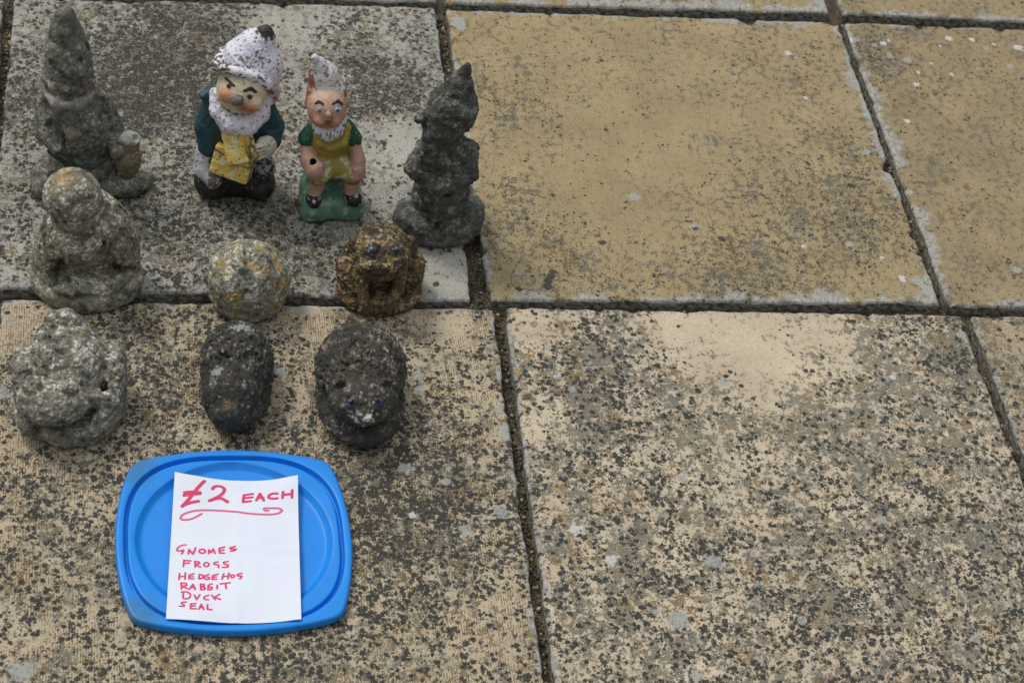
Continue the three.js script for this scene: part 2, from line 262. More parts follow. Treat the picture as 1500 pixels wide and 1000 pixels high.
const SLABS = {
  backLeft: { q: [[-0.6047, -0.586], [-0.0094, -0.6044], [-0.0284, -0.0063], [-0.6163, -0.019]], seed: 1, label: 'grey paving slab under the gnomes, dark with lichen',
    base: [[172, 167, 155], [152, 148, 137]], grain: 0.16, dark: -0.17, grey: -0.06, pepper: 0.04, thalli: 0.25, spot: 3.4, crust: 11, edges: [0.5, 0.8, 1.15, 0.3], salt: 0.02,
    blobs: [[-0.3918, -0.4879, 75, 0.38], [-0.4656, -0.3683, 60, 0.32], [-0.3311, -0.3465, 50, 0.26], [-0.1043, -0.4145, 45, 0.35], [-0.1535, -0.5169, 40, 0.12], [-0.5892, -0.3624, 45, 0.29], [-0.2290, -0.5432, 35, -0.36], [-0.0599, -0.2884, 45, -0.43], [-0.1485, -0.1143, 60, -0.12, -0.2, 0.2], [-0.4063, -0.1327, 60, 0.20], [-0.2729, -0.0621, 60, 0.14], [-0.5816, -0.1280, 60, 0.07], [-0.0504, -0.0421, 40, -0.36], [-0.3430, -0.5671, 40, 0.07], [-0.2496, -0.1751, 50, 0.17]],
    discs: [[-0.3915, -0.5059, 6, 3], [-0.3585, -0.5169, 7, 3], [-0.3447, -0.5056, 6, 3], [-0.2412, -0.4077, 6, 3], [-0.0536, -0.5227, 5, 3], [-0.3590, -0.3175, 9, 3], [-0.4172, -0.2946, 5, 3]] },
  backRight: { q: [[0.0072, -0.5991], [0.6092, -0.6061], [0.5996, -0.0109], [-0.0036, -0.0091]], seed: 2, label: 'yellow ochre paving slab with few dark spots and whitened edges',
    base: [[166, 148, 111], [154, 136, 101]], dark: -0.4, grey: -0.3, pepper: -0.02, thalli: 0.04, spot: 1.7, crust: 11, edges: [1.2, 1.5, 1.4, 0.6], salt: -0.18,
    blobs: [[0.0683, -0.4083, 55, 0.12, 0.2, 0.2], [0.0426, -0.1447, 60, 0.1, 0.22, 0.2], [0.1296, -0.0579, 50, 0.12, 0.22, 0.22], [0.3432, -0.0684, 65, 0.2, 0.34, 0.28], [0.5277, -0.1577, 60, 0.22, 0.3, 0.22], [0.4093, -0.2361, 70, 0.1, 0.2, 0.1], [0.5646, -0.2983, 50, 0.2, 0.2, 0.1], [0.2613, -0.3295, 90, -0.1, -0.15, -0.12], [0.1882, -0.1883, 60, -0.1, -0.2, -0.05], [0.5023, -0.5072, 60, 0.05, 0.15, 0.1]],
    discs: [[0.0293, -0.3143, 4.5, 1], [0.6930, -0.4620, 4, 0], [0.5139, -0.4238, 4, 0], [0.5122, -0.5269, 6, 0], [0.5203, -0.5161, 4, 1], [0.2914, -0.1448, 7, 1], [0.2924, -0.1448, 4.5, 2], [0.3254, -0.1260, 5.5, 2], [0.1591, -0.1154, 5.5, 2], [0.2210, -0.4934, 4.5, 2], [0.2619, -0.3761, 3, 2], [0.2026, -0.3414, 4, 2], [0.1064, -0.2045, 3.5, 2], [0.0646, -0.1583, 4, 2], [0.0811, -0.0520, 6, 2], [0.0762, -0.0433, 7, 2], [0.0739, -0.0334, 7.5, 2], [0.0849, -0.0595, 5, 2], [0.0349, -0.0278, 4.5, 2], [0.2186, -0.2053, 9, 1], [0.5346, -0.2375, 5, 2], [0.5383, -0.2362, 4, 2], [0.5316, -0.2571, 4, 2], [0.4355, -0.1155, 4, 0], [0.5032, -0.1198, 6, 1], [0.5420, -0.0944, 4, 0], [0.5605, -0.0560, 6, 0], [0.5814, -0.0512, 10, 1], [0.5892, -0.0348, 12, 1], [0.4406, -0.0235, 12, 1], [0.5780, -0.3104, 7, 1], [0.0397, -0.0561, 6, 1], [0.0211, -0.5712, 14, 1], [0.0237, -0.5586, 9, 1], [0.4737, -0.6159, 9, 1]] },
  frontLeft: { q: [[-0.5988, 0.0003], [-0.0022, 0.0077], [-0.0182, 0.609], [-0.613, 0.602]], seed: 3, label: 'sandy paving slab with a woven texture under the blue lid', chips: [0.6, 1.6, 1, 1],
    base: [[192, 175, 147], [178, 161, 133]], dark: -0.07, grey: -0.04, pepper: 0.05, thalli: 0.18, crust: 13, edges: [0.75, 0.7, 0.2, 0.3], streak: 'z', salt: -0.06,
    blobs: [[-0.0670, 0.0298, 35, -0.35, -0.3, -0.2], [-0.0392, 0.1542, 40, -0.16], [-0.1099, 0.1973, 45, 0.12], [-0.1693, 0.3197, 55, 0.2], [-0.0968, 0.3007, 40, 0.1], [-0.0702, 0.4080, 35, -0.02], [-0.0478, 0.4733, 30, -0.2], [-0.4101, 0.1336, 60, 0.06], [-0.2587, 0.1330, 30, -0.04], [-0.5678, 0.2959, 60, 0.02], [-0.5005, 0.3998, 50, 0.04], [-0.5133, 0.4878, 60, -0.06], [-0.1334, 0.4255, 60, 0.12], [-0.3031, 0.5280, 60, 0.1], [-0.5759, 0.0473, 40, -0.3], [-0.2354, 0.0203, 30, -0.3], [-0.1180, 0.5594, 50, -0.1], [-0.4411, 0.0457, 40, 0.1], [-0.5850, 0.2269, 30, -0.1]],
    discs: [[-0.0347, 0.3313, 10.5, 1], [-0.1376, 0.2659, 10, 1], [-0.1175, 0.2864, 5, 1], [-0.0936, 0.2856, 7, 1], [-0.0763, 0.3552, 9, 1], [-0.2731, 0.1166, 9, 1], [-0.2624, 0.1275, 6, 3], [-0.1104, 0.1213, 8, 1], [-0.1085, 0.1434, 7, 1], [-0.5615, 0.5328, 14, 1], [-0.5502, 0.5249, 9, 1], [-0.5916, 0.1501, 12, 1], [-0.0143, 0.2188, 8, 1], [-0.0143, 0.2060, 7, 1], [-0.0092, 0.2294, 7, 2], [-0.0170, 0.1759, 6, 1], [-0.0104, 0.2812, 7, 1], [-0.2613, 0.1781, 5, 1], [-0.1365, 0.3349, 5, 0], [-0.4575, 0.4893, 5, 1], [-0.2393, 0.0145, 9, 1], [-0.0747, 0.0612, 4, 1], [-0.5841, 0.0362, 8, 1]] },
  frontRight: { q: [[0.0138, 0.005], [0.6231, 0.01], [0.6165, 0.612], [-0.0065, 0.606]], seed: 4, label: 'pale cream paving slab blotched all over with grey and black lichen', chips: [1, 1, 1, 0.5],
    base: [[203, 186, 159], [187, 170, 145]], dark: -0.12, grey: 0.08, pepper: -0.02, thalli: 0.55, crust: 13, edges: [0.45, 0.5, 0.2, 0.5], salt: -0.05,
    blobs: [[0.3213, 0.0727, 62, -0.55, -0.5, -0.35], [0.2488, 0.0318, 45, -0.3, -0.3, -0.2], [0.4460, 0.0476, 50, -0.16, -0.15, -0.15], [0.0543, 0.0283, 35, -0.3, -0.3, -0.1], [0.0216, 0.1976, 26, -0.25, -0.35, -0.1], [0.1239, 0.0859, 45, 0.1, 0.12], [0.5947, 0.0823, 40, 0.16, 0.2], [0.1185, 0.2192, 80, 0.05, 0.1], [0.3811, 0.1981, 90, 0.0, 0.1], [0.1906, 0.2829, 60, -0.05, -0.12], [0.2623, 0.2625, 50, -0.05, -0.1], [0.5029, 0.3891, 80, 0.06], [0.3110, 0.4821, 80, 0.06], [0.0825, 0.4299, 60, 0.02], [0.0331, 0.3421, 22, -0.2, -0.2], [0.5160, 0.1299, 60, -0.1, 0.1], [0.3598, 0.2844, 60, -0.02]],
    discs: [[0.0492, 0.3571, 8, 0], [0.0834, 0.4014, 8, 0], [0.2046, 0.4056, 11, 1], [0.1457, 0.4845, 13, 1], [0.4232, 0.3474, 7, 1], [0.4094, 0.2795, 5.5, 1], [0.4975, 0.1207, 4.5, 0], [0.5454, 0.2795, 5.5, 1], [0.5415, 0.2151, 4, 0], [0.0629, 0.1227, 5, 0], [0.0786, 0.1428, 6, 1], [0.0636, 0.1239, 4, 1], [0.1890, 0.2829, 6, 1], [0.3369, 0.2545, 3.5, 0], [0.1220, 0.4729, 5, 1], [0.0842, 0.0040, 8, 2], [0.0731, 0.0078, 5, 2], [0.1519, 0.5593, 8, 1], [0.2887, 0.4909, 6, 1], [0.4886, 0.5194, 7, 1], [0.2731, 0.1309, 6, 1], [0.0163, 0.1151, 8, 3], [0.0211, 0.1540, 9, 3], [0.0383, 0.2970, 8, 3], [0.0371, 0.3421, 9, 3], [0.0204, 0.4002, 8, 3], [0.0125, 0.1430, 5, 2], [0.6132, 0.0459, 8, 1]] },
  farRight: { q: [[0.6192, -0.6067], [1.222, -0.612], [1.217, -0.006], [0.612, -0.0074]], seed: 5, label: 'brownish yellow paving slab at the right edge spotted with white lichen',
    base: [[158, 140, 106], [144, 127, 95]], dark: -0.38, spot: 1.8, grey: -0.2, pepper: -0.05, thalli: 0.15, crust: 12, edges: [0.8, 0.3, 1.1, 1.6], salt: -0.1,
    blobs: [[0.6561, -0.4838, 40, 0.2], [0.7262, -0.6184, 40, 0.1], [0.6407, -0.5471, 30, 0.25]],
    discs: [[0.7809, -0.5766, 7, 0], [0.8190, -0.5772, 5, 0], [0.8506, -0.5674, 4, 0], [0.6688, -0.5585, 6, 0], [0.6807, -0.5657, 4, 0], [0.6535, -0.5543, 5, 1], [0.6184, -0.5654, 6, 0], [0.8902, -0.5614, 8, 0], [0.7342, -0.5151, 4, 0], [0.7071, -0.4928, 4, 0], [0.6967, -0.4638, 5.5, 0], [0.7598, -0.4908, 4, 0], [0.6572, -0.3803, 5, 0], [0.8355, -0.5582, 5, 1], [0.6989, -0.5212, 7, 1], [0.6740, -0.5295, 7, 1], [0.8620, -0.5155, 6, 1], [0.7612, -0.5589, 3, 0], [0.8606, -0.6612, 4, 0], [0.8060, -0.5061, 4, 1], [0.7310, -0.0761, 7, 1]] },
  nearRight: { q: [[0.6372, 0.0111], [1.24, 0.008], [1.236, 0.612], [0.6325, 0.609]], seed: 6, label: 'lichen speckled paving slab with a ribbed texture at the right edge',
    base: [[184, 167, 136], [168, 151, 122]], dark: -0.3, grey: -0.05, pepper: -0.05, thalli: 0.4, crust: 11, edges: [0.4, 0.3, 0.3, 0.4], streak: 'x',
    blobs: [[0.6458, 0.1294, 50, 0.12]], discs: [[0.6710, 0.1152, 6, 1]] },
};
for (const k in SLABS) { const o = SLABS[k]; o.tex = slabTextures(o.q, o, k === 'farRight' || k === 'nearRight' ? 1024 : 1280); slab(o.q, o, o.tex); }
// the slabs around them, of which only slivers show
const shifted = (name, q, seed, label, drop) => {
  const src = SLABS[name], c = src.q, o = { ...src, seed, label, drop };
  const dx = q[0][0] - c[0][0], dz = q[0][1] - c[0][1];
  const moved = { ...src.tex, x0: src.tex.x0 + dx, z0: src.tex.z0 + dz };
  slab(q, o, moved);
};
shifted('backRight', [[0.0086, -1.222], [0.612, -1.232], [0.6022, -0.6300], [0.0086, -0.6155]], 21, 'yellow paving slab whose front edge shows along the top');
shifted('backLeft', [[-0.618, -1.205], [-0.006, -1.22], [-0.008, -0.6185], [-0.612, -0.6020]], 22, 'grey paving slab behind the gnomes');
shifted('farRight', [[0.629, -1.23], [1.232, -1.236], [1.228, -0.6270], [0.624, -0.6300]], 23, 'spotted paving slab at the upper right corner');
shifted('frontLeft', [[-1.222, -0.575], [-0.618, -0.582], [-0.626, -0.02], [-1.224, -0.012]], 24, 'paving slab at the upper left edge');
shifted('backLeft', [[-1.224, 0.004], [-0.612, 0.001], [-0.628, 0.604], [-1.22, 0.606]], 25, 'paving slab left of the one with the blue lid');
shifted('frontRight', [[-0.62, 0.62], [-0.016, 0.626], [-0.02, 1.226], [-0.622, 1.22]], 26);
shifted('backRight', [[0.002, 0.624], [0.606, 0.628], [0.604, 1.23], [0.0, 1.226]], 27);
shifted('frontLeft', [[0.63, 0.626], [1.23, 0.628], [1.228, 1.23], [0.626, 1.23]], 28);

// ------------------------------------------------------------------ grit in the joints
{
  const g0 = new THREE.IcosahedronGeometry(1, 1), p = g0.attributes.position;
  for (let i = 0; i < p.count; i++) { const x = p.getX(i), y = p.getY(i), z = p.getZ(i), f = 1 + 0.28 * n3(x * 1.6 + 4, y * 1.6, z * 1.6); p.setXYZ(i, x * f, y * f * 0.75, z * f); }
  g0.computeVertexNormals();
  const strips = [[-0.019, -0.6, -0.026, 0, 0.007], [-0.0, -0.6, -0.01, 0, 0.006], [0.006, 0, -0.008, 0.6, 0.006], [0.63, 0.0, 0.626, 0.6, 0.006], [0.613, -0.6, 0.606, -0.01, 0.004], [-0.6, -0.009, 0.7, 0.001, 0.004], [-0.6, -0.61, 0.9, -0.62, 0.006], [-0.609, -0.6, -0.616, 0, 0.004]];
  const list = [], n = 5200, q = new THREE.Quaternion(), eu = new THREE.Euler();
  const inst = new THREE.InstancedMesh(g0, new THREE.MeshStandardMaterial({ roughness: 0.95 }), n), col = new THREE.Color();
  for (let i = 0; i < n; i++) {
    const s = strips[Math.floor(rnd() * strips.length)], t = rnd(), w = (rnd() + rnd() - 1) * s[4] * 1.5, vert = Math.abs(s[3] - s[1]) > Math.abs(s[2] - s[0]);
    const r = 0.0007 + 0.0026 * rnd() ** 3.4;
    const x = s[0] + (s[2] - s[0]) * t + (vert ? w : 0), z = s[1] + (s[3] - s[1]) * t + (vert ? 0 : w);
    q.setFromEuler(eu.set(rnd() * 6, rnd() * 6, rnd() * 6));
    inst.setMatrixAt(i, new THREE.Matrix4().compose(new THREE.Vector3(x, -0.0175 + r * 0.4, z), q, new THREE.Vector3(r, r, r)));
    const c = rnd() < 0.12 ? mix([58, 66, 34], [84, 88, 48], rnd()) : mix([66, 56, 42], [188, 170, 140], rnd() ** 2.4); inst.setColorAt(i, col.setRGB(lin(c[0]), lin(c[1]), lin(c[2])));
  }
  inst.name = 'joint_grit'; inst.userData = { kind: 'stuff', label: 'loose grit and tiny pebbles lying in the slab joints' };
  inst.castShadow = inst.receiveShadow = true; scene.add(inst);
}

// ------------------------------------------------------------------ sculpting: blended distance fields, meshed as one skin and split into parts
class Sculpt {
  constructor() { this.p = []; this.keys = []; }
  key(k) { let i = this.keys.indexOf(k); if (i < 0) i = this.keys.push(k) - 1; return i; }
  rot(e) { if (!e) return null; const m = new THREE.Matrix4().makeRotationFromEuler(new THREE.Euler(...e.map(a => a * Math.PI / 180))).invert().elements; return [m[0], m[4], m[8], m[1], m[5], m[9], m[2], m[6], m[10]]; }
  push(part, t, c, r, k, e, bias) { this.p.push({ t, c, r, k: k ?? 0.5, R: this.rot(e), part: part === '-' ? -1 : this.key(part), bias: bias ?? 0, ext: 0 }); return this; }
  e(part, c, r, k, rot, bias) { return this.push(part, 0, c, r, k, rot, bias); }                    // ellipsoid
  c(part, pts, k, bias) { for (let i = 0; i < pts.length - 1; i++) { const a = pts[i], b = pts[i + 1]; this.push(part, 1, [...a.slice(0, 3), b[0] - a[0], b[1] - a[1], b[2] - a[2]], [a[3], b[3]], i ? 0.25 : k, null, bias); } return this; }   // tapered limb
  b(part, c, h, rd, k, rot, bias) { return this.push(part, 2, c, [...h, rd], k, rot, bias); }       // rounded box
  y(part, c, rx, h, rz, rd, k, rot, bias) { return this.push(part, 3, c, [rx, h, rz, rd], k, rot, bias); }   // rounded oval disc
  d(s, X, Y, Z) {
    const c = s.c, r = s.r;
    if (s.t === 1) {
      const px = X - c[0], py = Y - c[1], pz = Z - c[2], bb = c[3] * c[3] + c[4] * c[4] + c[5] * c[5];
      const h = clamp((px * c[3] + py * c[4] + pz * c[5]) / bb);
      return Math.hypot(px - c[3] * h, py - c[4] * h, pz - c[5] * h) - (r[0] + (r[1] - r[0]) * h);
    }
    let x = X - c[0], y = Y - c[1], z = Z - c[2]; const R = s.R;
    if (R) { const a = R[0] * x + R[1] * y + R[2] * z, b = R[3] * x + R[4] * y + R[5] * z; z = R[6] * x + R[7] * y + R[8] * z; x = a; y = b; }
    if (s.t === 0) {
      const a = x / r[0], b = y / r[1], d = z / r[2], k0 = Math.sqrt(a * a + b * b + d * d), k1 = Math.hypot(a / r[0], b / r[1], d / r[2]);
      return k1 < 1e-6 ? -Math.min(r[0], r[1], r[2]) : k0 * (k0 - 1) / k1;
    }
    if (s.t === 2) {
      const qx = Math.abs(x) - r[0] + r[3], qy = Math.abs(y) - r[1] + r[3], qz = Math.abs(z) - r[2] + r[3];
      return Math.hypot(Math.max(qx, 0), Math.max(qy, 0), Math.max(qz, 0)) + Math.min(Math.max(qx, qy, qz), 0) - r[3];
    }
    const a = x / r[0], b = z / r[2], k0 = Math.hypot(a, b), k1 = Math.hypot(a / r[0], b / r[2]);
    const qr = (k1 < 1e-6 ? -Math.min(r[0], r[2]) : k0 * (k0 - 1) / k1) + r[3], qy = Math.abs(y) - r[1] + r[3];
    return Math.hypot(Math.max(qr, 0), Math.max(qy, 0)) + Math.min(Math.max(qr, qy), 0) - r[3];
  }
  eval(list, x, y, z) {
    let d = 1e3;
    for (const s of list) {
      const v = this.d(s, x, y, z), k = s.k;
      if (s.part < 0) { const h = Math.max(k - Math.abs(d + v), 0) / k; d = Math.max(d, -v) + h * h * k * 0.25; }
      else if (k > 0) { const h = Math.max(k - Math.abs(d - v), 0) / k; d = Math.min(d, v) - h * h * k * 0.25; }
      else d = Math.min(d, v);
    }
    return d;
  }
  partAt(x, y, z) { let b = 1e9, w = 0; for (const s of this.p) if (s.part >= 0) { const v = this.d(s, x, y, z) - s.bias; if (v < b) { b = v; w = s.part; } } return w; }
  // lo, hi in cm; h the cell; disp(x, y, z, partName) lifts the surface; paint(partName, x, y, z, nx, ny, nz) gives an sRGB colour
  mesh(lo, hi, h, disp, amp, paint) {
    const NB = 8, nb = [0, 1, 2].map(i => Math.ceil((hi[i] - lo[i]) / (h * NB))), nx = nb[0] * NB + 1, ny = nb[1] * NB + 1, nz = nb[2] * NB + 1;
    const F = new Float32Array(nx * ny * nz).fill(9), sub = this.p.filter(s => s.part < 0), H = h * NB / 2, rad = H * 1.7321;
    const live = new Uint8Array(nb[0] * nb[1] * nb[2]);
    for (let bz = 0; bz < nb[2]; bz++) for (let by = 0; by < nb[1]; by++) for (let bx = 0; bx < nb[0]; bx++) {
      const cx = lo[0] + (bx * NB + NB / 2) * h, cy = lo[1] + (by * NB + NB / 2) * h, cz = lo[2] + (bz * NB + NB / 2) * h;
      let m = 1e9; const dv = this.p.map(s => { const v = this.d(s, cx, cy, cz); if (s.part >= 0 && v < m) m = v; return v; });
      const d = this.eval(this.p, cx, cy, cz), lim = rad * 1.5 + amp + 0.15;
      const far = Math.abs(d) > lim && !(cy < rad + 0.1);
      if (far && d > 0) continue;
      const list = this.p.filter((s, i) => s.part < 0 ? dv[i] < rad * 1.6 + s.k + 0.3 : dv[i] < m + 3.2 * rad + s.k + 0.4);
      for (let k = 0; k <= NB; k++) for (let j = 0; j <= NB; j++) for (let i = 0; i <= NB; i++) {
        const gx = bx * NB + i, gy = by * NB + j, gz = bz * NB + k, x = lo[0] + gx * h, y = lo[1] + gy * h, z = lo[2] + gz * h;
        let v = far ? -9 : this.eval(list, x, y, z);
        if (!far && Math.abs(v) < amp * 2 + h * 2.5) v -= disp(x, y, z, this);
        v = Math.max(v, -y + 0.02);
        F[(gz * ny + gy) * nx + gx] = v;
      }
    }
    const vid = new Int32Array(nx * ny * nz).fill(-1), V = [];
    const CO = [[0, 0, 0], [1, 0, 0], [0, 1, 0], [1, 1, 0], [0, 0, 1], [1, 0, 1], [0, 1, 1], [1, 1, 1]], ED = [[0, 1], [2, 3], [4, 5], [6, 7], [0, 2], [1, 3], [4, 6], [5, 7], [0, 4], [1, 5], [2, 6], [3, 7]];
    const f8 = new Float64Array(8), off = CO.map(c => (c[2] * ny + c[1]) * nx + c[0]);
    for (let z = 0; z < nz - 1; z++) for (let y = 0; y < ny - 1; y++) for (let x = 0; x < nx - 1; x++) {
      const b = (z * ny + y) * nx + x; let mask = 0;
      for (let c = 0; c < 8; c++) { f8[c] = F[b + off[c]]; if (f8[c] < 0) mask |= 1 << c; }
      if (mask === 0 || mask === 255) continue;
      let sx = 0, sy = 0, sz = 0, n = 0;
      for (const [a, c] of ED) { if (((mask >> a) & 1) === ((mask >> c) & 1)) continue; const t = f8[a] / (f8[a] - f8[c]); sx += CO[a][0] + t * (CO[c][0] - CO[a][0]); sy += CO[a][1] + t * (CO[c][1] - CO[a][1]); sz += CO[a][2] + t * (CO[c][2] - CO[a][2]); n++; }
      vid[b] = V.length / 3; V.push(lo[0] + (x + sx / n) * h, lo[1] + (y + sy / n) * h, lo[2] + (z + sz / n) * h);
    }
    const I = [], st = [1, nx, nx * ny];
    for (let z = 1; z < nz - 1; z++) for (let y = 1; y < ny - 1; y++) for (let x = 1; x < nx - 1; x++) {
      const b = (z * ny + y) * nx + x, s = F[b] < 0;
      for (let a = 0; a < 3; a++) {
        if ((F[b + st[a]] < 0) === s) continue;
        const u = st[(a + 1) % 3], v = st[(a + 2) % 3], p = vid[b], q = vid[b - u], r = vid[b - u - v], w = vid[b - v];
        if (p < 0 || q < 0 || r < 0 || w < 0) continue;
        if (s) I.push(p, q, r, p, r, w); else I.push(p, r, q, p, w, r);
      }
    }
    const g = new THREE.BufferGeometry(); g.setAttribute('position', new THREE.Float32BufferAttribute(V, 3)); g.setIndex(I); g.computeVertexNormals();
    const Nn = g.attributes.normal.array, nv = V.length / 3, part = new Int16Array(nv), C = new Float32Array(nv * 3);
    for (let i = 0; i < nv; i++) {
      const x = V[i * 3], y = V[i * 3 + 1], z = V[i * 3 + 2]; part[i] = this.partAt(x, y, z);
      const c = paint(this.keys[part[i]].replace(/#.*/, '').replace(/.*\//, ''), x, y, z, Nn[i * 3], Nn[i * 3 + 1], Nn[i * 3 + 2]);
      for (let q = 0; q < 3; q++) C[i * 3 + q] = lin(clamp(c[q], 2, 250));
    }
    const bins = this.keys.map(() => []);
    for (let t = 0; t < I.length; t += 3) {
      const a = part[I[t]], b = part[I[t + 1]], c = part[I[t + 2]];
      bins[a === b ? a : b === c ? b : c].push(I[t], I[t + 1], I[t + 2]);
    }
    return bins.map((ix, k) => {
      if (!ix.length) return null;
      const map = new Map(), P = [], N = [], K = [], J = [];
      for (const v of ix) { let m = map.get(v); if (m === undefined) { m = P.length / 3; map.set(v, m); for (let q = 0; q < 3; q++) { P.push(V[v * 3 + q] / 100); N.push(Nn[v * 3 + q]); K.push(C[v * 3 + q]); } } J.push(m); }
      const o = new THREE.BufferGeometry();
      o.setAttribute('position', new THREE.Float32BufferAttribute(P, 3)); o.setAttribute('normal', new THREE.Float32BufferAttribute(N, 3)); o.setAttribute('color', new THREE.Float32BufferAttribute(K, 3)); o.setIndex(J);
      return { key: this.keys[k], geo: o };
    }).filter(Boolean);
  }
}
const rawStone = new THREE.MeshStandardMaterial({ vertexColors: true, roughness: 0.95 });
const oldPaint = new THREE.MeshStandardMaterial({ vertexColors: true, roughness: 0.6 });
const glossy = new THREE.MeshStandardMaterial({ vertexColors: true, roughness: 0.25 });
function build(name, at, turn, label, category, sc, mats) {
  const g = new THREE.Group(); g.name = numbered(name); g.position.set(at[0], 0.0006, at[1]); g.rotation.y = turn;
  describe(g, label, category);
  const first = {}, later = [];
  for (const { key, geo } of sc) {
    const nm = key.replace(/#.*/, ''), path = nm.split('/'), leaf = path[path.length - 1];
    const m = new THREE.Mesh(geo, mats?.[leaf] ?? mats?.any ?? rawStone); m.name = leaf;
    if (path.length === 1) { first[nm] ??= m; g.add(m); } else later.push([path[0], m]);
  }
  for (const [p, m] of later) (first[p] ?? g).add(m);
  scene.add(shade(g)); return g;
}
// weathered cast stone: grey cement with pale grains, black crust and ochre lichen
function stone(x, y, z, ny, o) {
  const s = o.seed * 19.3, a = fbm3(x * 0.5 + s, y * 0.5, z * 0.5, 2), m = n3(x * 1.25 + s, y * 1.25 + 7, z * 1.25), b = n3(x * 2.3 + s, y * 2.3, z * 2.3), c = n3(x * 3.9, y * 3.9 + s, z * 3.9), d = n3(x * 6.3, y * 6.3, z * 6.3 + s);
  const L = o.light ?? 1.28;
  let k = mix(o.dark, o.mid, clamp(0.5 + a * 0.7 + m * 0.35 + b * 0.5 + c * 0.55 + d * 0.45));
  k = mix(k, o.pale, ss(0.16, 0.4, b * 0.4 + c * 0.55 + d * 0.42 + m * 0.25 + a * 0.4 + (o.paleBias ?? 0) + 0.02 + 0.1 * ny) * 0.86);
  k = [k[0] * L, k[1] * L, k[2] * L];
  k = mix(k, [46, 47, 43], ss(0.12, 0.34, -m * 0.45 - a * 0.6 + b * 0.4 + c * 0.3 + d * 0.2 + (o.black ?? 0)) * 0.8);
  k = mix(k, [44, 44, 39], ss(0.24, 0.4, c * 0.7 + d * 0.4 - b * 0.2) * 0.7);
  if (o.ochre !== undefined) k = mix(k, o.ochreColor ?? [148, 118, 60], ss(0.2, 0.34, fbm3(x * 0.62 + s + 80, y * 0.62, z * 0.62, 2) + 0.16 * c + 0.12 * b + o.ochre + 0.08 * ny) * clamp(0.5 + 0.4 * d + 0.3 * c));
  if (o.white !== undefined) k = mix(k, [190, 190, 184], ss(0.36, 0.44, n3(x * 2.1 + s, y * 2.1 + 60, z * 2.1) * 0.8 + 0.3 * c + o.white));
  const f = 1 + 0.1 * d + 0.1 * c; return [k[0] * f, k[1] * f, k[2] * f];
}
const rough = (a, f = 1) => (x, y, z) => a * (0.5 * n3(x * 1.3 * f, y * 1.3 * f, z * 1.3 * f) + 0.5 * n3(x * 2.7 * f, y * 2.7 * f, z * 2.7 * f + 9) + 0.42 * n3(x * 4.8 * f, y * 4.8 * f + 5, z * 4.8 * f));

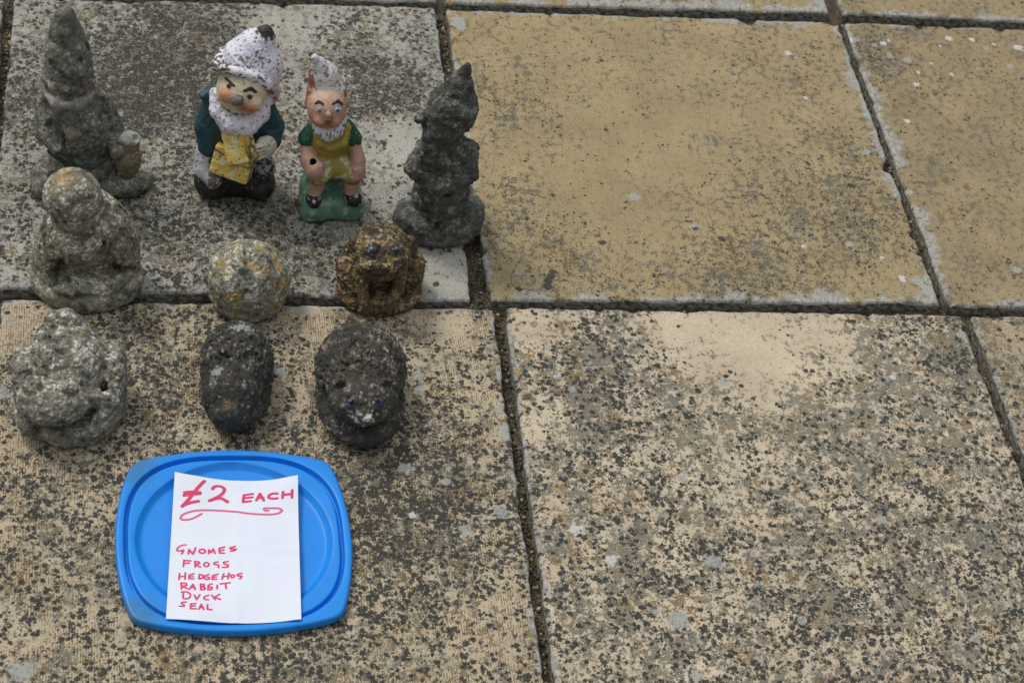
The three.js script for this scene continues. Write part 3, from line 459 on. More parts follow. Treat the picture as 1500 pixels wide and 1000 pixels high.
// ---- tall grey stone gnome with a mug
{
  const s = new Sculpt();
  s.e('body', [-0.9, 8.8, -0.1], [4.6, 6.0, 3.8], 0.8).e('trousers', [-0.3, 3.4, 0.2], [4.4, 3.7, 3.9], 0.5).b('trousers', [-0.2, 1.7, -0.4], [3.5, 1.7, 3.2], 1.2, 0.6)
    .e('head', [-2.2, 15.4, 0.2], [3.05, 3.0, 2.9], 0.5).e('hair', [-2.0, 13.4, -0.5], [3.5, 2.6, 2.8], 0.8)
    .c('hat', [[-2.2, 17.6, -0.3, 2.95], [-2.3, 20.2, -0.7, 2.6], [-2.5, 22.6, -1.1, 2.0], [-2.6, 24.6, -1.4, 1.25]], 0.4)
    .c('hat', [[-4.9, 16.6, 0.6, 0.55], [-3.8, 16.7, 2.3, 0.6], [-2.2, 16.8, 2.9, 0.6], [-0.6, 16.7, 2.3, 0.6], [0.5, 16.6, 0.6, 0.55]], 0.4).e('hat', [-1.5, 19.2, 1.9], [1.5, 0.9, 0.8], 0.5)
    .c('moustache', [[-4.7, 15.0, 1.2, 0.6], [-3.5, 14.9, 2.9, 0.85], [-2.2, 15.2, 3.3, 0.7], [-1.0, 14.9, 2.9, 0.85], [0.3, 15.0, 1.2, 0.6]], 0.25)
    .e('nose', [-2.2, 16.0, 3.2], [0.7, 0.5, 0.5], 0.2)
    .e('beard', [-2.0, 12.6, 2.2], [2.1, 2.4, 1.4], 0.6).e('beard', [-1.6, 10.2, 3.0], [1.4, 2.2, 1.1], 0.4)
    .c('arm#1', [[-4.8, 12.2, -0.2, 1.3], [-5.0, 9.0, 1.4, 1.45], [-3.2, 8.2, 3.6, 1.15]], 0.5).e('hand#1', [-1.6, 10.9, 4.0], [1.0, 0.8, 0.7], 0.3)
    .c('arm#2', [[1.6, 12.2, -0.2, 1.5], [3.0, 9.2, 0.8, 1.5], [3.7, 7.8, 2.0, 1.1]], 0.5).e('hand#2', [3.6, 7.2, 2.9], [1.0, 1.0, 0.9], 0.3)
    .c('belt', [[-4.6, 6.2, 2.0, 0.28], [-2.4, 5.6, 4.0, 0.3], [0.6, 5.7, 4.1, 0.3], [3.0, 6.4, 2.9, 0.28]], 0.15, 0.1)
    .c('strap', [[-3.0, 10.6, 3.6, 0.2], [-2.8, 8.2, 4.3, 0.24], [-1.6, 6.4, 4.4, 0.24]], 0.15, 0.1)
    .e('-', [-3.3, 6.8, 4.1], [1.0, 0.2, 0.6], 0.2, [0, 0, -20]).e('-', [2.6, 5.6, 3.4], [0.25, 2.2, 0.8], 0.3)
    .e('mug', [5.0, 5.2, 2.3], [1.65, 2.3, 1.6], 0.2).c('mug', [[5.0, 6.2, 2.2, 1.35], [5.2, 8.2, 2.1, 1.2]], 0.4).e('froth', [5.2, 8.9, 2.2], [1.35, 0.7, 1.2], 0.15).e('-', [5.9, 9.3, 2.6], [0.4, 0.5, 0.5], 0.3)
    .c('boot#1', [[-4.2, 1.9, -0.4, 1.7], [-5.2, 1.7, 1.4, 1.75], [-5.6, 1.35, 3.4, 1.4]], 0.35).e('-', [-5.7, 0.2, 4.9], [1.6, 0.25, 0.7], 0.2)
    .c('boot#2', [[3.0, 1.5, 3.2, 1.35], [5.6, 1.35, 2.6, 1.45], [7.2, 1.3, 1.2, 1.2]], 0.35);
  const o = { seed: 1, light: 1.12, dark: [80, 79, 71], mid: [122, 118, 106], pale: [160, 158, 148], black: -0.04, paleBias: -0.06 };
  const P = s.mesh([-9, -0.3, -6], [9, 27, 7], 0.13, (x, y, z) => rough(0.18)(x, y, z) + (y > 9 && y < 15 && z > 1.5 ? 0.08 * n3(x * 3, y * 0.6, z * 2) : 0), 0.14, (p, x, y, z, a, ny) => {
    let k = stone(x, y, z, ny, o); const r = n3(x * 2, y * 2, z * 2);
    if (p === 'belt' || p === 'strap') k = mix(k, [36, 58, 46], 0.75);
    if (p === 'body' || p === 'arm') k = mix(k, [40, 66, 56], ss(0.2, 0.45, r + (y < 11 ? 0.1 : -0.3)) * 0.5);
    if (p === 'moustache') k = mix(k, [172, 166, 164], 0.5);
    if (p === 'mug') k = mix(k, r > 0.1 ? [150, 108, 52] : [120, 104, 84], y < 4.8 ? 0.75 : 0.4);
    if (p === 'froth') k = mix(k, [196, 196, 188], 0.6);
    if (p === 'hat') k = mix(k, [78, 82, 70], ss(21, 24, y) * 0.5);
    if (p === 'head' && y > 15.4) k = mix(k, [136, 96, 76], 0.35);
    if (p === 'hand' && y > 9.5) k = mix(k, [140, 114, 88], 0.5);
    if (p === 'boot' && x > 4) k = mix(k, [112, 128, 100], ss(0.1, 0.4, r) * 0.5);
    return k;
  });
  build('garden_gnome', [-0.5013, -0.2160], 0, 'tall unpainted grey stone gnome with pointed hat and a mug, leftmost at the back', 'garden gnome', P);
}
// ---- gnome with the white hat and the yellow squeeze box
{
  const s = new Sculpt();
  s.e('jacket', [0, 9.4, -0.2], [4.5, 5.6, 3.4], 0.8).e('trousers', [0, 3.4, 0.2], [4.0, 3.2, 3.0], 0.6)
    .b('collar', [-3.6, 14.8, 0.2], [1.1, 1.2, 0.5], 0.3, 0.3, [0, 20, 30])
    .e('face', [0.1, 16.9, 1.2], [3.1, 3.05, 3.0], 0.25, [0, 0, -18])
    .e('face', [-1.71, 17.47, 3.11], [1.1, 1.0, 1.0], 0.5).e('face', [1.22, 16.57, 3.66], [1.25, 1.0, 1.0], 0.5)
    .e('face/nose', [-0.68, 17.63, 4.32], [0.78, 0.72, 0.75], 0.2)
    .c('face/eyebrow#1', [[-1.97, 19.02, 1.87, 0.11], [-1.11, 18.96, 3.09, 0.13]], 0.1, 0.08).c('face/eyebrow#2', [[0.19, 18.67, 3.67, 0.11], [0.88, 18.81, 3.44, 0.16], [1.57, 18.35, 3.44, 0.1]], 0.1, 0.08)
    .e('face/eye#1', [-1.54, 18.68, 2.91], [0.42, 0.2, 0.25], 0.1, [0, 0, -35], 0.05).e('face/eye#2', [0.79, 17.93, 3.88], [0.3, 0.22, 0.25], 0.1, [0, 0, -15], 0.05)
    .c('hat', [[0.7, 19.7, -1.3, 3.0], [1.7, 21.2, -1.5, 2.4], [2.5, 22.6, -1.5, 1.6], [2.8, 23.8, -1.4, 0.85]], 0.3)
    .e('hat', [2.7, 18.8, -0.8], [2.5, 3.2, 2.8], 0.8)
    .c('hat_brim', [[-3.1, 19.7, 0.3, 0.62], [-2.3, 20.3, 1.4, 0.55], [-0.6, 20.4, 2.2, 0.55], [1.4, 19.9, 2.4, 0.6], [3.1, 18.4, 2.0, 0.65], [4.1, 16.6, 1.0, 0.7]], 0.35)
    .c('hat_brim', [[-3.1, 19.7, 0.3, 0.62], [-2.2, 19.8, -2, 0.7], [0.8, 19, -3.4, 0.7], [3.6, 17, -2.4, 0.7], [4.1, 16.6, 1.0, 0.7], [4.0, 15.2, 0.8, 0.7]], 0.35)
    .e('hat_badge', [0.27, 19.79, 1.83], [0.62, 0.75, 0.5], 0.15, [0, 0, 0], 0.1)
    .c('beard', [[-3.1, 15.9, 1.0, 0.7], [-2.9, 14.2, 2.2, 0.95], [-1.4, 12.9, 3.0, 1.25], [0.9, 12.6, 3.0, 1.3], [2.6, 13.6, 2.2, 1.0], [3.2, 15.2, 1.0, 0.7]], 0.3).e('beard', [-0.4, 11.9, 2.7], [1.9, 1.6, 1.2], 0.4)
    .c('sleeve#1', [[-3.1, 13.2, 0.1, 1.5], [-3.8, 10.2, 0.6, 1.6], [-3.6, 7.8, 1.6, 1.3]], 0.5).c('hand#1', [[-4.1, 7.0, 1.5, 1.05], [-4.0, 4.6, 2.2, 1.35], [-2.9, 3.8, 3.4, 1.1]], 0.3)
    .c('sleeve#2', [[3.0, 13.2, 0.1, 1.5], [4.2, 10.6, 0.8, 1.6], [4.1, 9.4, 2.0, 1.35]], 0.5).e('hand#2', [3.3, 10.0, 3.9], [1.35, 1.45, 1.1], 0.3);
  for (let i = 0; i < 4; i++) s.c('hand#2', [[3.4 + i * 0.05, 11.0 - i * 0.62, 4.6 - i * 0.05, 0.36], [2.3, 10.8 - i * 0.62, 4.9, 0.33], [1.9, 10.5 - i * 0.62, 4.5, 0.3]], 0.12);
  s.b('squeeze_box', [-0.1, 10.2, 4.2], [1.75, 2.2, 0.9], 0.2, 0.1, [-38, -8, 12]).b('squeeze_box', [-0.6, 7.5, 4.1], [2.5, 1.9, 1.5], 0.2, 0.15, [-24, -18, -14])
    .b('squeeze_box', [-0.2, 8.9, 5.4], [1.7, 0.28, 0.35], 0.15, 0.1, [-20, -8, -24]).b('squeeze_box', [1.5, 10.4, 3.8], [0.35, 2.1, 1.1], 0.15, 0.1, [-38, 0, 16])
    .e('-', [1.05, 10.1, 5.3], [0.3, 1.4, 0.5], 0.15, [-34, 0, 18])
    .e('knee#1', [-3.4, 4.2, 0.8], [1.6, 1.9, 1.8], 0.4).e('knee#2', [3.6, 4.6, 1.6], [1.4, 1.7, 1.5], 0.4)
    .e('boot#1', [-2.9, 1.7, 1.3], [2.3, 1.9, 3.0], 0.5).e('boot#2', [3.0, 1.7, 1.4], [2.2, 1.9, 2.9], 0.5).b('boot#1', [0, 1.0, 0.6], [3.6, 1.0, 2.4], 0.8, 0.6);
  const P = s.mesh([-7, -0.3, -5], [7, 27, 7.5], 0.11, (x, y, z) => rough(0.09)(x, y, z) + (y > 11 && y < 16.5 && z > 1.2 ? 0.16 * n3(x * 1.7, y * 1.2, z * 1.7) : 0), 0.16, (p, x, y, z, nx, ny) => {
    const a = n3(x * 2.3, y * 2.3, z * 2.3), b = n3(x * 5.4 + 8, y * 5.4, z * 5.4), c = n3(x * 9, y * 9 + 3, z * 9), big = fbm3(x * 0.6 + 3, y * 0.6, z * 0.6, 2);
    const dirt = [84, 74, 64]; let k, chip = ss(0.36, 0.44, a * 0.5 + b * 0.62 + big * 0.3), f = 1 + 0.04 * c;
    if (p === 'face') {
      k = [214, 202, 168]; const near = (c, w) => Math.exp(-((x - c[0]) ** 2 + (y - c[1]) ** 2 + (z - c[2]) ** 2) / w), cheek = Math.max(near([-1.97, 17.65, 3.31], 0.9), near([0.96, 16.37, 4.07], 0.8));
      k = mix(k, [176, 82, 54], clamp(cheek * 1.15) * 0.85); k = mix(k, [176, 92, 70], near([-0.07, 16.36, 4.19], 0.6) * 0.7); chip *= 0.55 + ss(0.5, 2, x) * 0.5;
    } else if (p === 'nose') { k = mix([92, 90, 84], [128, 116, 98], ss(-0.2, 0.4, a)); chip = 0; }
    else if (p === 'eyebrow' || p === 'eye') { k = [44, 40, 36]; chip = 0; }
    else if (p === 'hat') { k = [224, 222, 232]; const worn = ss(0.1, 0.3, big + (y < 22 && z > 0.3 && x < 2.6 ? 0.3 : -0.04)); k = mix(k, [120, 106, 94], worn * ss(0.0, 0.3, a + b * 0.7) * 0.85); k = mix(k, [38, 38, 38], ss(23.4, 23.8, y + 0.3 * x - 0.8 + 0.5 * a) * 0.95); k = mix(k, dirt, ss(0.34, 0.42, n3(x * 3.2 + 60, y * 3.2, z * 3.2) + 0.25 * c) * 0.9); }
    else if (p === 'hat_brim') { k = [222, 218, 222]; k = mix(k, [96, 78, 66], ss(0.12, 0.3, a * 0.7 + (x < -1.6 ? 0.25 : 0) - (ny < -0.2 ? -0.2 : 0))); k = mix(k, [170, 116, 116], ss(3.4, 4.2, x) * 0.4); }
    else if (p === 'hat_badge') k = mix([206, 206, 210], [62, 58, 54], ss(0.1, 0.0, Math.hypot(x - 0.19, y - 19.91) - 0.3));
    else if (p === 'beard') { k = [226, 222, 230]; chip = ss(0.28, 0.36, a * 0.62 + b * 0.6); }
    else if (p === 'jacket' || p === 'sleeve' || p === 'collar') { k = mix([26, 60, 70], [40, 78, 84], clamp(0.5 + big + c * 0.3)); chip *= 0.6; if (p === 'jacket' && x < -1 && y < 11) k = mix(k, [60, 52, 46], 0.7); }
    else if (p === 'squeeze_box') { k = mix([206, 172, 72], [214, 198, 128], ss(-0.1, 0.35, big + a * 0.4)); k = mix(k, [204, 204, 192], ss(0.15, 0.4, n3(x * 0.9, y * 0.9 + 4, z * 0.9)) * 0.7); k = mix(k, [92, 76, 58], ss(0.9, 1.3, x) * ss(-0.2, 0.2, a + 0.1) * 0.85); chip = Math.max(ss(0.26, 0.36, a * 0.6 + b * 0.5), ss(0.25, 0.1, Math.hypot((y - 8.55 + x * 0.3) * 1.2)) * ss(-0.3, 0.1, a) * 0.9); }  // handle side painted brown as the shade of the gap by the hand
    else if (p === 'hand') { k = y > 8 ? [206, 200, 178] : mix([196, 196, 202], [110, 94, 82], ss(0.0, 0.3, a + (x > -3.6 ? 0.3 : -0.2))); }
    else if (p === 'knee') { k = mix([170, 170, 172], [54, 52, 48], ss(-0.1, 0.2, a + (x < 0 ? 0.4 : 0) + (y < 4.4 ? 0.3 : 0))); }
    else if (p === 'trousers') k = mix([24, 44, 46], [40, 36, 32], ss(-0.2, 0.3, a));
    else { k = mix([24, 23, 22], [58, 48, 40], ss(0, 0.4, big + a * 0.4)); k = mix(k, [128, 120, 110], ss(0.5, 0.6, b + 0.2 * a)); chip = 0; }
    k = mix(k, dirt, chip * 0.9); return [k[0] * f, k[1] * f, k[2] * f];
  });
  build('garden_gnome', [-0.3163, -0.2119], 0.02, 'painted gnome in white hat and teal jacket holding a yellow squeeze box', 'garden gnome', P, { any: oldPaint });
}
// ---- small seated gnome on a green block
{
  const s = new Sculpt();
  s.b('green_base', [0.0, 1.7, 0.2], [3.9, 1.75, 3.0], 0.9, 0.8).e('green_base', [-2.2, 1.5, 2.5], [1.8, 1.5, 1.2], 0.7).e('green_base', [1.9, 1.4, 1.9], [2.0, 1.4, 1.4], 0.7).b('green_base', [0, 4.2, -1.6], [3.2, 2.2, 1.6], 0.8, 0.8)
    .e('shorts', [-0.6, 8.2, 0.4], [3.3, 2.2, 2.7], 0.5).c('shorts', [[-1.9, 8.3, 1.2, 1.5], [-2.3, 7.9, 2.6, 1.4]], 0.5).c('shorts', [[1.0, 8.3, 1.2, 1.5], [1.9, 7.9, 2.4, 1.4]], 0.5)
    .e('bib', [-1.1, 11.8, 0.2], [2.75, 3.3, 2.2], 0.6).c('bib', [[-3.0, 14.2, 1.0, 0.5], [-2.3, 12.6, 2.2, 0.55], [-1.1, 12.2, 2.5, 0.6], [0.3, 12.6, 2.2, 0.55], [0.9, 14.2, 1.0, 0.5]], 0.4)
    .c('sleeve#1', [[-2.9, 13.4, 0, 1.05], [-3.9, 12.0, 0.5, 1.15]], 0.3).c('sleeve#2', [[0.9, 13.4, 0, 1.05], [1.9, 12.0, 0.5, 1.1]], 0.3)
    .c('arm#1', [[-3.9, 11.2, 0.8, 0.8], [-3.6, 9.7, 2.1, 1.1], [-3.0, 9.0, 2.8, 1.35]], 0.3)
    .c('arm#2', [[2.1, 11.3, 0.8, 0.8], [2.6, 9.7, 2.1, 0.85], [2.5, 8.8, 2.8, 0.9]], 0.3);
  for (let i = 0; i < 4; i++) s.c('arm#2', [[2.0 + i * 0.38, 9.2, 3.3 - i * 0.12, 0.34], [2.0 + i * 0.4, 8.0, 3.6 - i * 0.12, 0.3]], 0.15);
  s.c('-', [[-3.27, 10.84, 3.67, 0.36], [-3.27, 9.83, 2.56, 0.36]], 0.08)
    .c('leg#1', [[-2.3, 7.3, 2.5, 1.15], [-2.6, 4.4, 2.6, 0.85]], 0.3).c('leg#2', [[2.0, 7.3, 2.3, 1.15], [2.2, 4.4, 2.5, 0.85]], 0.3)
    .e('shoe#1', [-2.65, 4.0, 3.0], [1.0, 0.95, 1.45], 0.2, [8, 0, 0]).e('shoe#2', [2.3, 4.1, 2.9], [1.15, 0.95, 1.4], 0.2, [8, 20, 0])
    .e('face', [-1.9, 16.95, 0.6], [2.4, 2.85, 2.45], 0.3).e('face', [-2.76, 16.63, 2.58], [0.8, 0.7, 0.8], 0.4).e('face', [-1.12, 16.65, 2.61], [0.8, 0.7, 0.8], 0.4)
    .e('face/nose', [-1.99, 17.71, 3.26], [0.5, 0.65, 0.55], 0.2)
    .e('face/eye#1', [-3.06, 18.15, 2.46], [0.4, 0.27, 0.24], 0.1, null, 0.05).e('face/eye#2', [-0.82, 18.25, 2.44], [0.4, 0.27, 0.24], 0.1, null, 0.05)
    .c('face/eyebrow#1', [[-3.45, 18.65, 1.74, 0.13], [-3.11, 18.89, 1.75, 0.15], [-2.68, 18.90, 2.13, 0.12]], 0.1, 0.06).c('face/eyebrow#2', [[-1.47, 18.95, 2.20, 0.13], [-0.87, 18.99, 1.73, 0.2], [-0.26, 18.56, 1.76, 0.14]], 0.1, 0.06)
    .e('face/ear', [0.6, 16.8, -0.6], [0.45, 0.9, 0.7], 0.2)
    .c('beard', [[-3.3, 15.6, 1.4, 0.6], [-2.6, 14.7, 2.0, 0.85], [-1.6, 14.3, 2.3, 1.0], [-0.6, 14.7, 2.1, 0.85], [0.1, 15.7, 1.5, 0.55]], 0.25)
    .c('hat', [[-1.9, 18.5, -1.6, 2.4], [-2.4, 20.4, -1.6, 1.8], [-3.1, 21.9, -1.5, 1.05], [-3.7, 23.2, -1.3, 0.5]], 0.25).c('hat', [[-3.6, 18.4, -0.9, 0.5], [-4.0, 16.6, -0.7, 0.45]], 0.7).c('hat', [[-0.1, 18.6, -0.9, 0.5], [0.6, 17.2, -0.9, 0.45]], 0.7);
  const P = s.mesh([-6, -0.3, -5], [5.5, 25, 6], 0.1, (x, y, z) => rough(0.075)(x, y, z) + (y < 5.5 ? 0.18 * n3(x * 0.5, y * 0.5, z * 0.5) : 0) + (y > 13.4 && y < 15.9 && z > 1.5 ? 0.07 * n3(x * 4, y * 1.4, z * 3) : 0), 0.18, (p, x, y, z, nx, ny) => {
    const a = n3(x * 2.1 + 50, y * 2.1, z * 2.1), b = n3(x * 5.2, y * 5.2 + 30, z * 5.2), c = n3(x * 10, y * 10, z * 10), big = fbm3(x * 0.6 + 30, y * 0.6, z * 0.6, 2);
    const near = (c, w) => Math.exp(-((x - c[0]) ** 2 + (y - c[1]) ** 2 + (z - c[2]) ** 2) / w);
    let k, chip = ss(0.32, 0.44, a * 0.5 + b * 0.6), ck = b > 0.1 ? [196, 188, 172] : [92, 80, 66]; const f = 1 + 0.05 * c;
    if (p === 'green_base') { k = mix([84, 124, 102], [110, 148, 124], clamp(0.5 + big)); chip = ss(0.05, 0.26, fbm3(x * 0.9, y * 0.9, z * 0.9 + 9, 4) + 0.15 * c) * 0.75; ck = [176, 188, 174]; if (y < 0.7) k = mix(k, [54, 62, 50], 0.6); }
    else if (p === 'shorts') { k = [146, 132, 58]; chip = ss(-0.05, 0.3, fbm3(x * 0.9 + 7, y * 0.9, z * 0.9, 3) + 0.1 * b) * 0.85; ck = [204, 202, 186]; if (y < 7.2) { k = mix(k, [120, 62, 40], 0.75); chip *= 0.3; } }
    else if (p === 'bib') { k = mix([146, 126, 42], [166, 148, 66], clamp(0.5 + big)); chip = ss(0.3, 0.44, fbm3(x * 1.3 + 7, y * 1.3, z * 1.3, 3) + (y < 11 ? 0.14 : -0.05)) * 0.8; }
    else if (p === 'sleeve') { k = mix([18, 64, 46], [34, 88, 62], clamp(0.5 + big + b * 0.3)); chip *= 0.9; }
    else if (p === 'arm' || p === 'leg') { k = mix([176, 136, 114], [190, 154, 132], clamp(0.5 + big)); chip *= 0.5; if (p === 'leg' && y > 6.8) k = mix(k, [128, 66, 42], 0.8); }
    else if (p === 'shoe') { k = [20, 20, 21]; chip = ss(0.12, 0.24, a * 0.6 + b * 0.4); ck = [180, 178, 176]; }
    else if (p === 'face' || p === 'ear') { k = mix([184, 142, 118], [200, 166, 144], ss(17.5, 19, y)); k = mix(k, [180, 96, 76], Math.max(near([-2.85, 16.76, 3.11], 0.6), near([-1.04, 16.79, 3.15], 0.6)) * 0.4); chip *= 0.5; ck = [112, 96, 80]; k = mix(k, [140, 66, 56], near([-1.99, 16.56, 3.27], 0.22) * 0.8); }
    else if (p === 'nose') { k = mix([112, 98, 78], [176, 136, 110], ss(0.0, 0.4, a)); chip = 0; }
    else if (p === 'eye') { const ex = x < -1.7 ? -3.06 : -0.82, r = Math.hypot(x - ex, y - 0.02 - 18.26); k = mix([206, 210, 214], [92, 132, 168], ss(0.32, 0.22, r)); k = mix(k, [24, 26, 30], ss(0.17, 0.1, r)); if (x < -1.7) k = mix(k, [128, 124, 116], ss(-0.2, 0.2, a + b) * 0.8); chip = 0; }
    else if (p === 'eyebrow') { k = [52, 44, 40]; chip = 0; }
    else if (p === 'beard') { k = mix([204, 202, 200], [104, 98, 92], ss(0.05, 0.35, n3(x * 4.4, y * 1.4, z * 4.4) + 0.2 * b)); chip = 0; }
    else { k = mix([214, 210, 208], [150, 92, 62], ss(0.05, 0.3, fbm3(x * 0.7, y * 0.7 + 3, z * 0.7, 3) + (x < -3.3 - (y - 19) * 0.2 ? 0.3 : x > -0.6 ? 0.05 : -0.1))); k = mix(k, [112, 104, 98], ss(0.1, 0.3, a * 0.6 + b * 0.4) * 0.8); chip = 0; }
    if (p === 'arm' && x < -1) { const h = [-3.27, 10.44, 3.22], ex = x - h[0], ey = y - h[1], ez = z - h[2], t = ey * 0.67 + ez * 0.74; if (t < -0.12) k = mix(k, [18, 15, 13], ss(0.5, 0.42, Math.hypot(ex, ey - t * 0.67, ez - t * 0.74))); }  // inside of the fist hole painted near black, its shade put into the colour
    k = mix(k, ck, chip); return [k[0] * f, k[1] * f, k[2] * f];
  });
  build('garden_gnome', [-0.1941, -0.1742], 0.03, 'small painted gnome with bare knees sitting on a green block', 'garden gnome', P, { any: oldPaint });
}
// ---- dark stone gnome turned to the left
{
  const s = new Sculpt();
  s.y('base', [-0.2, 1.3, 0.2], 5.7, 1.35, 4.4, 0.9, 0.6).e('base', [-4.2, 2.4, 1.6], [1.6, 1.6, 1.8], 0.6).e('base', [3.9, 2.6, 0.2], [1.9, 2.2, 2.6], 0.7)
    .e('trousers', [-0.4, 5.6, 0.2], [3.7, 4.4, 3.3], 0.6).e('boot#1', [-2.6, 3.0, 2.6], [1.6, 1.2, 1.9], 0.4).e('boot#2', [0.8, 3.0, 2.9], [1.5, 1.2, 1.7], 0.4)
    .e('body', [-0.7, 11.2, 0], [3.6, 4.8, 3.2], 0.6).e('body', [-0.6, 7.6, 0.9], [3.3, 1.4, 3.1], 0.3).c('apron', [[-1.8, 8.8, 3.3, 0.6], [-1.7, 5.8, 3.3, 0.65], [-1.3, 4.4, 3.2, 0.6]], 0.2)
    .c('arm#1', [[-3.2, 13.8, 0.6, 1.3], [-4.5, 11.4, 1.7, 1.3], [-2.2, 10.0, 3.3, 1.1]], 0.4).c('arm#2', [[2.0, 13.8, 0.6, 1.4], [2.2, 10.8, 1.8, 1.35], [0.2, 9.8, 3.2, 1.1]], 0.4).e('hand', [-1.1, 10.2, 3.7], [1.3, 1.0, 0.9], 0.3)
    .e('head', [-1.6, 18.2, 0.6], [2.7, 2.9, 2.6], 0.4).e('nose', [-4.7, 18.9, 1.2], [0.7, 0.5, 0.6], 0.15).e('cheek', [-2.8, 17.8, 2.3], [1.0, 0.8, 0.8], 0.4)
    .c('beard', [[-3.2, 16.6, 1.8, 1.0], [-2.6, 14.6, 2.2, 1.5], [-1.6, 12.8, 2.6, 1.2]], 0.5)
    .e('hat', [-0.9, 20.3, -0.1], [2.9, 1.9, 2.8], 0.4).c('hat', [[-0.6, 20.8, -0.2, 2.5], [-0.1, 23.0, -0.6, 1.7], [0.3, 24.6, -0.9, 0.85], [0.5, 25.3, -1.0, 0.6]], 0.4).e('hat', [0.7, 19.3, -0.4], [1.9, 3.4, 2.3], 0.6).c('hat', [[-3.8, 19.6, 1.0, 0.5], [-2.6, 19.8, 2.4, 0.55], [-0.8, 19.6, 2.8, 0.5]], 0.25);
  const o = { seed: 4, light: 1.02, dark: [66, 66, 60], mid: [100, 98, 90], pale: [142, 140, 133], black: 0.0, paleBias: -0.08 };
  const P = s.mesh([-8, -0.3, -6], [7, 27, 6.5], 0.13, (x, y, z) => rough(0.3)(x, y, z) + 0.24 * n3(x * 0.9, y * 0.9, z * 0.9), 0.46, (p, x, y, z, a, ny) => {
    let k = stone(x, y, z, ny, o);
    k = mix(k, [140, 142, 144], ss(0.36, 0.5, n3(x * 0.9, y * 0.9, z * 0.9 + 77) + 0.2 * n3(x * 5, y * 5, z * 5)) * 0.7);
    if (p === 'hat') k = mix(k, [52, 46, 40], ss(24.2, 24.8, y) * 0.7);
    if (p === 'base') k = mix(k, [122, 120, 114], 0.2);
    return k;
  });
  build('garden_gnome', [-0.0563, -0.1408], 0, 'dark grey stone gnome looking left, beside the joint at the back', 'garden gnome', P);
}
// ---- round headed bird-like ornament on an oval base
{
  const s = new Sculpt();
  s.y('base', [0, 1.2, 0.1], 6.7, 1.25, 5.4, 0.8, 0.4).y('base', [-0.1, 2.7, -0.2], 6.0, 0.7, 4.9, 0.6, 0.3)
    .e('body', [0, 7.4, -1.5], [4.4, 6.4, 3.6], 1.0).e('chest', [-0.7, 8.6, 1.3], [3.4, 3.6, 3.2], 0.6)
    .e('head', [-1.7, 13.9, -0.3], [3.45, 3.4, 3.4], 0.5).e('beak', [-1.2, 11.8, 2.1], [1.8, 0.9, 1.5], 0.5).e('-', [-0.9, 10.9, 3.4], [2.4, 0.3, 0.8], 0.4)
    .e('wing#1', [-4.3, 6.6, -0.4], [1.7, 5.4, 2.9], 0.6, [6, 0, -16]).e('wing#2', [3.9, 6.9, -1.0], [1.9, 5.6, 3.0], 0.6, [4, 0, 15]).e('-', [-2.9, 6.2, 2.9], [0.35, 3.2, 1.0], 0.5, [0, 0, -10]).e('-', [2.2, 6.6, 2.6], [0.35, 3.2, 1.0], 0.5, [0, 0, 8])
    .e('foot#1', [-2.2, 2.9, 3.0], [2.3, 0.8, 1.8], 0.5, [0, -25, 0]).e('foot#2', [1.9, 2.9, 3.0], [2.3, 0.8, 1.8], 0.5, [0, 25, 0]).e('-', [-0.2, 4.6, 4.4], [2.6, 0.9, 1.6], 0.6);
  const o = { seed: 7, dark: [84, 81, 70], mid: [126, 120, 104], pale: [170, 166, 152], black: -0.04, ochre: -0.2 };
  const P = s.mesh([-8, -0.3, -7], [8, 19.5, 7], 0.13, (x, y, z) => rough(0.2)(x, y, z) + (Math.abs(x + 0.4) > 3 && y > 3 && y < 13 ? 0.26 * n3(x * 2.2, y * 0.45, z * 2.6) : 0), 0.24, (p, x, y, z, a, ny) => {
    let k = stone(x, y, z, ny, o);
    if (p === 'beak') k = mix(k, [84, 70, 50], 0.45);
    if (p === 'base') k = mix(k, [124, 122, 112], 0.25);
    if (p === 'head') k = mix(k, [160, 124, 70], Math.exp(-((x + 2.6) ** 2 + (y - 16.8) ** 2 + (z + 0.2) ** 2) / 1.6) * 0.7);
    return k;
  });
  build('animal_ornament', [-0.4993, -0.0280], 0, 'grey stone animal with ball shaped head rising from an oval base', 'garden ornament', P);
}
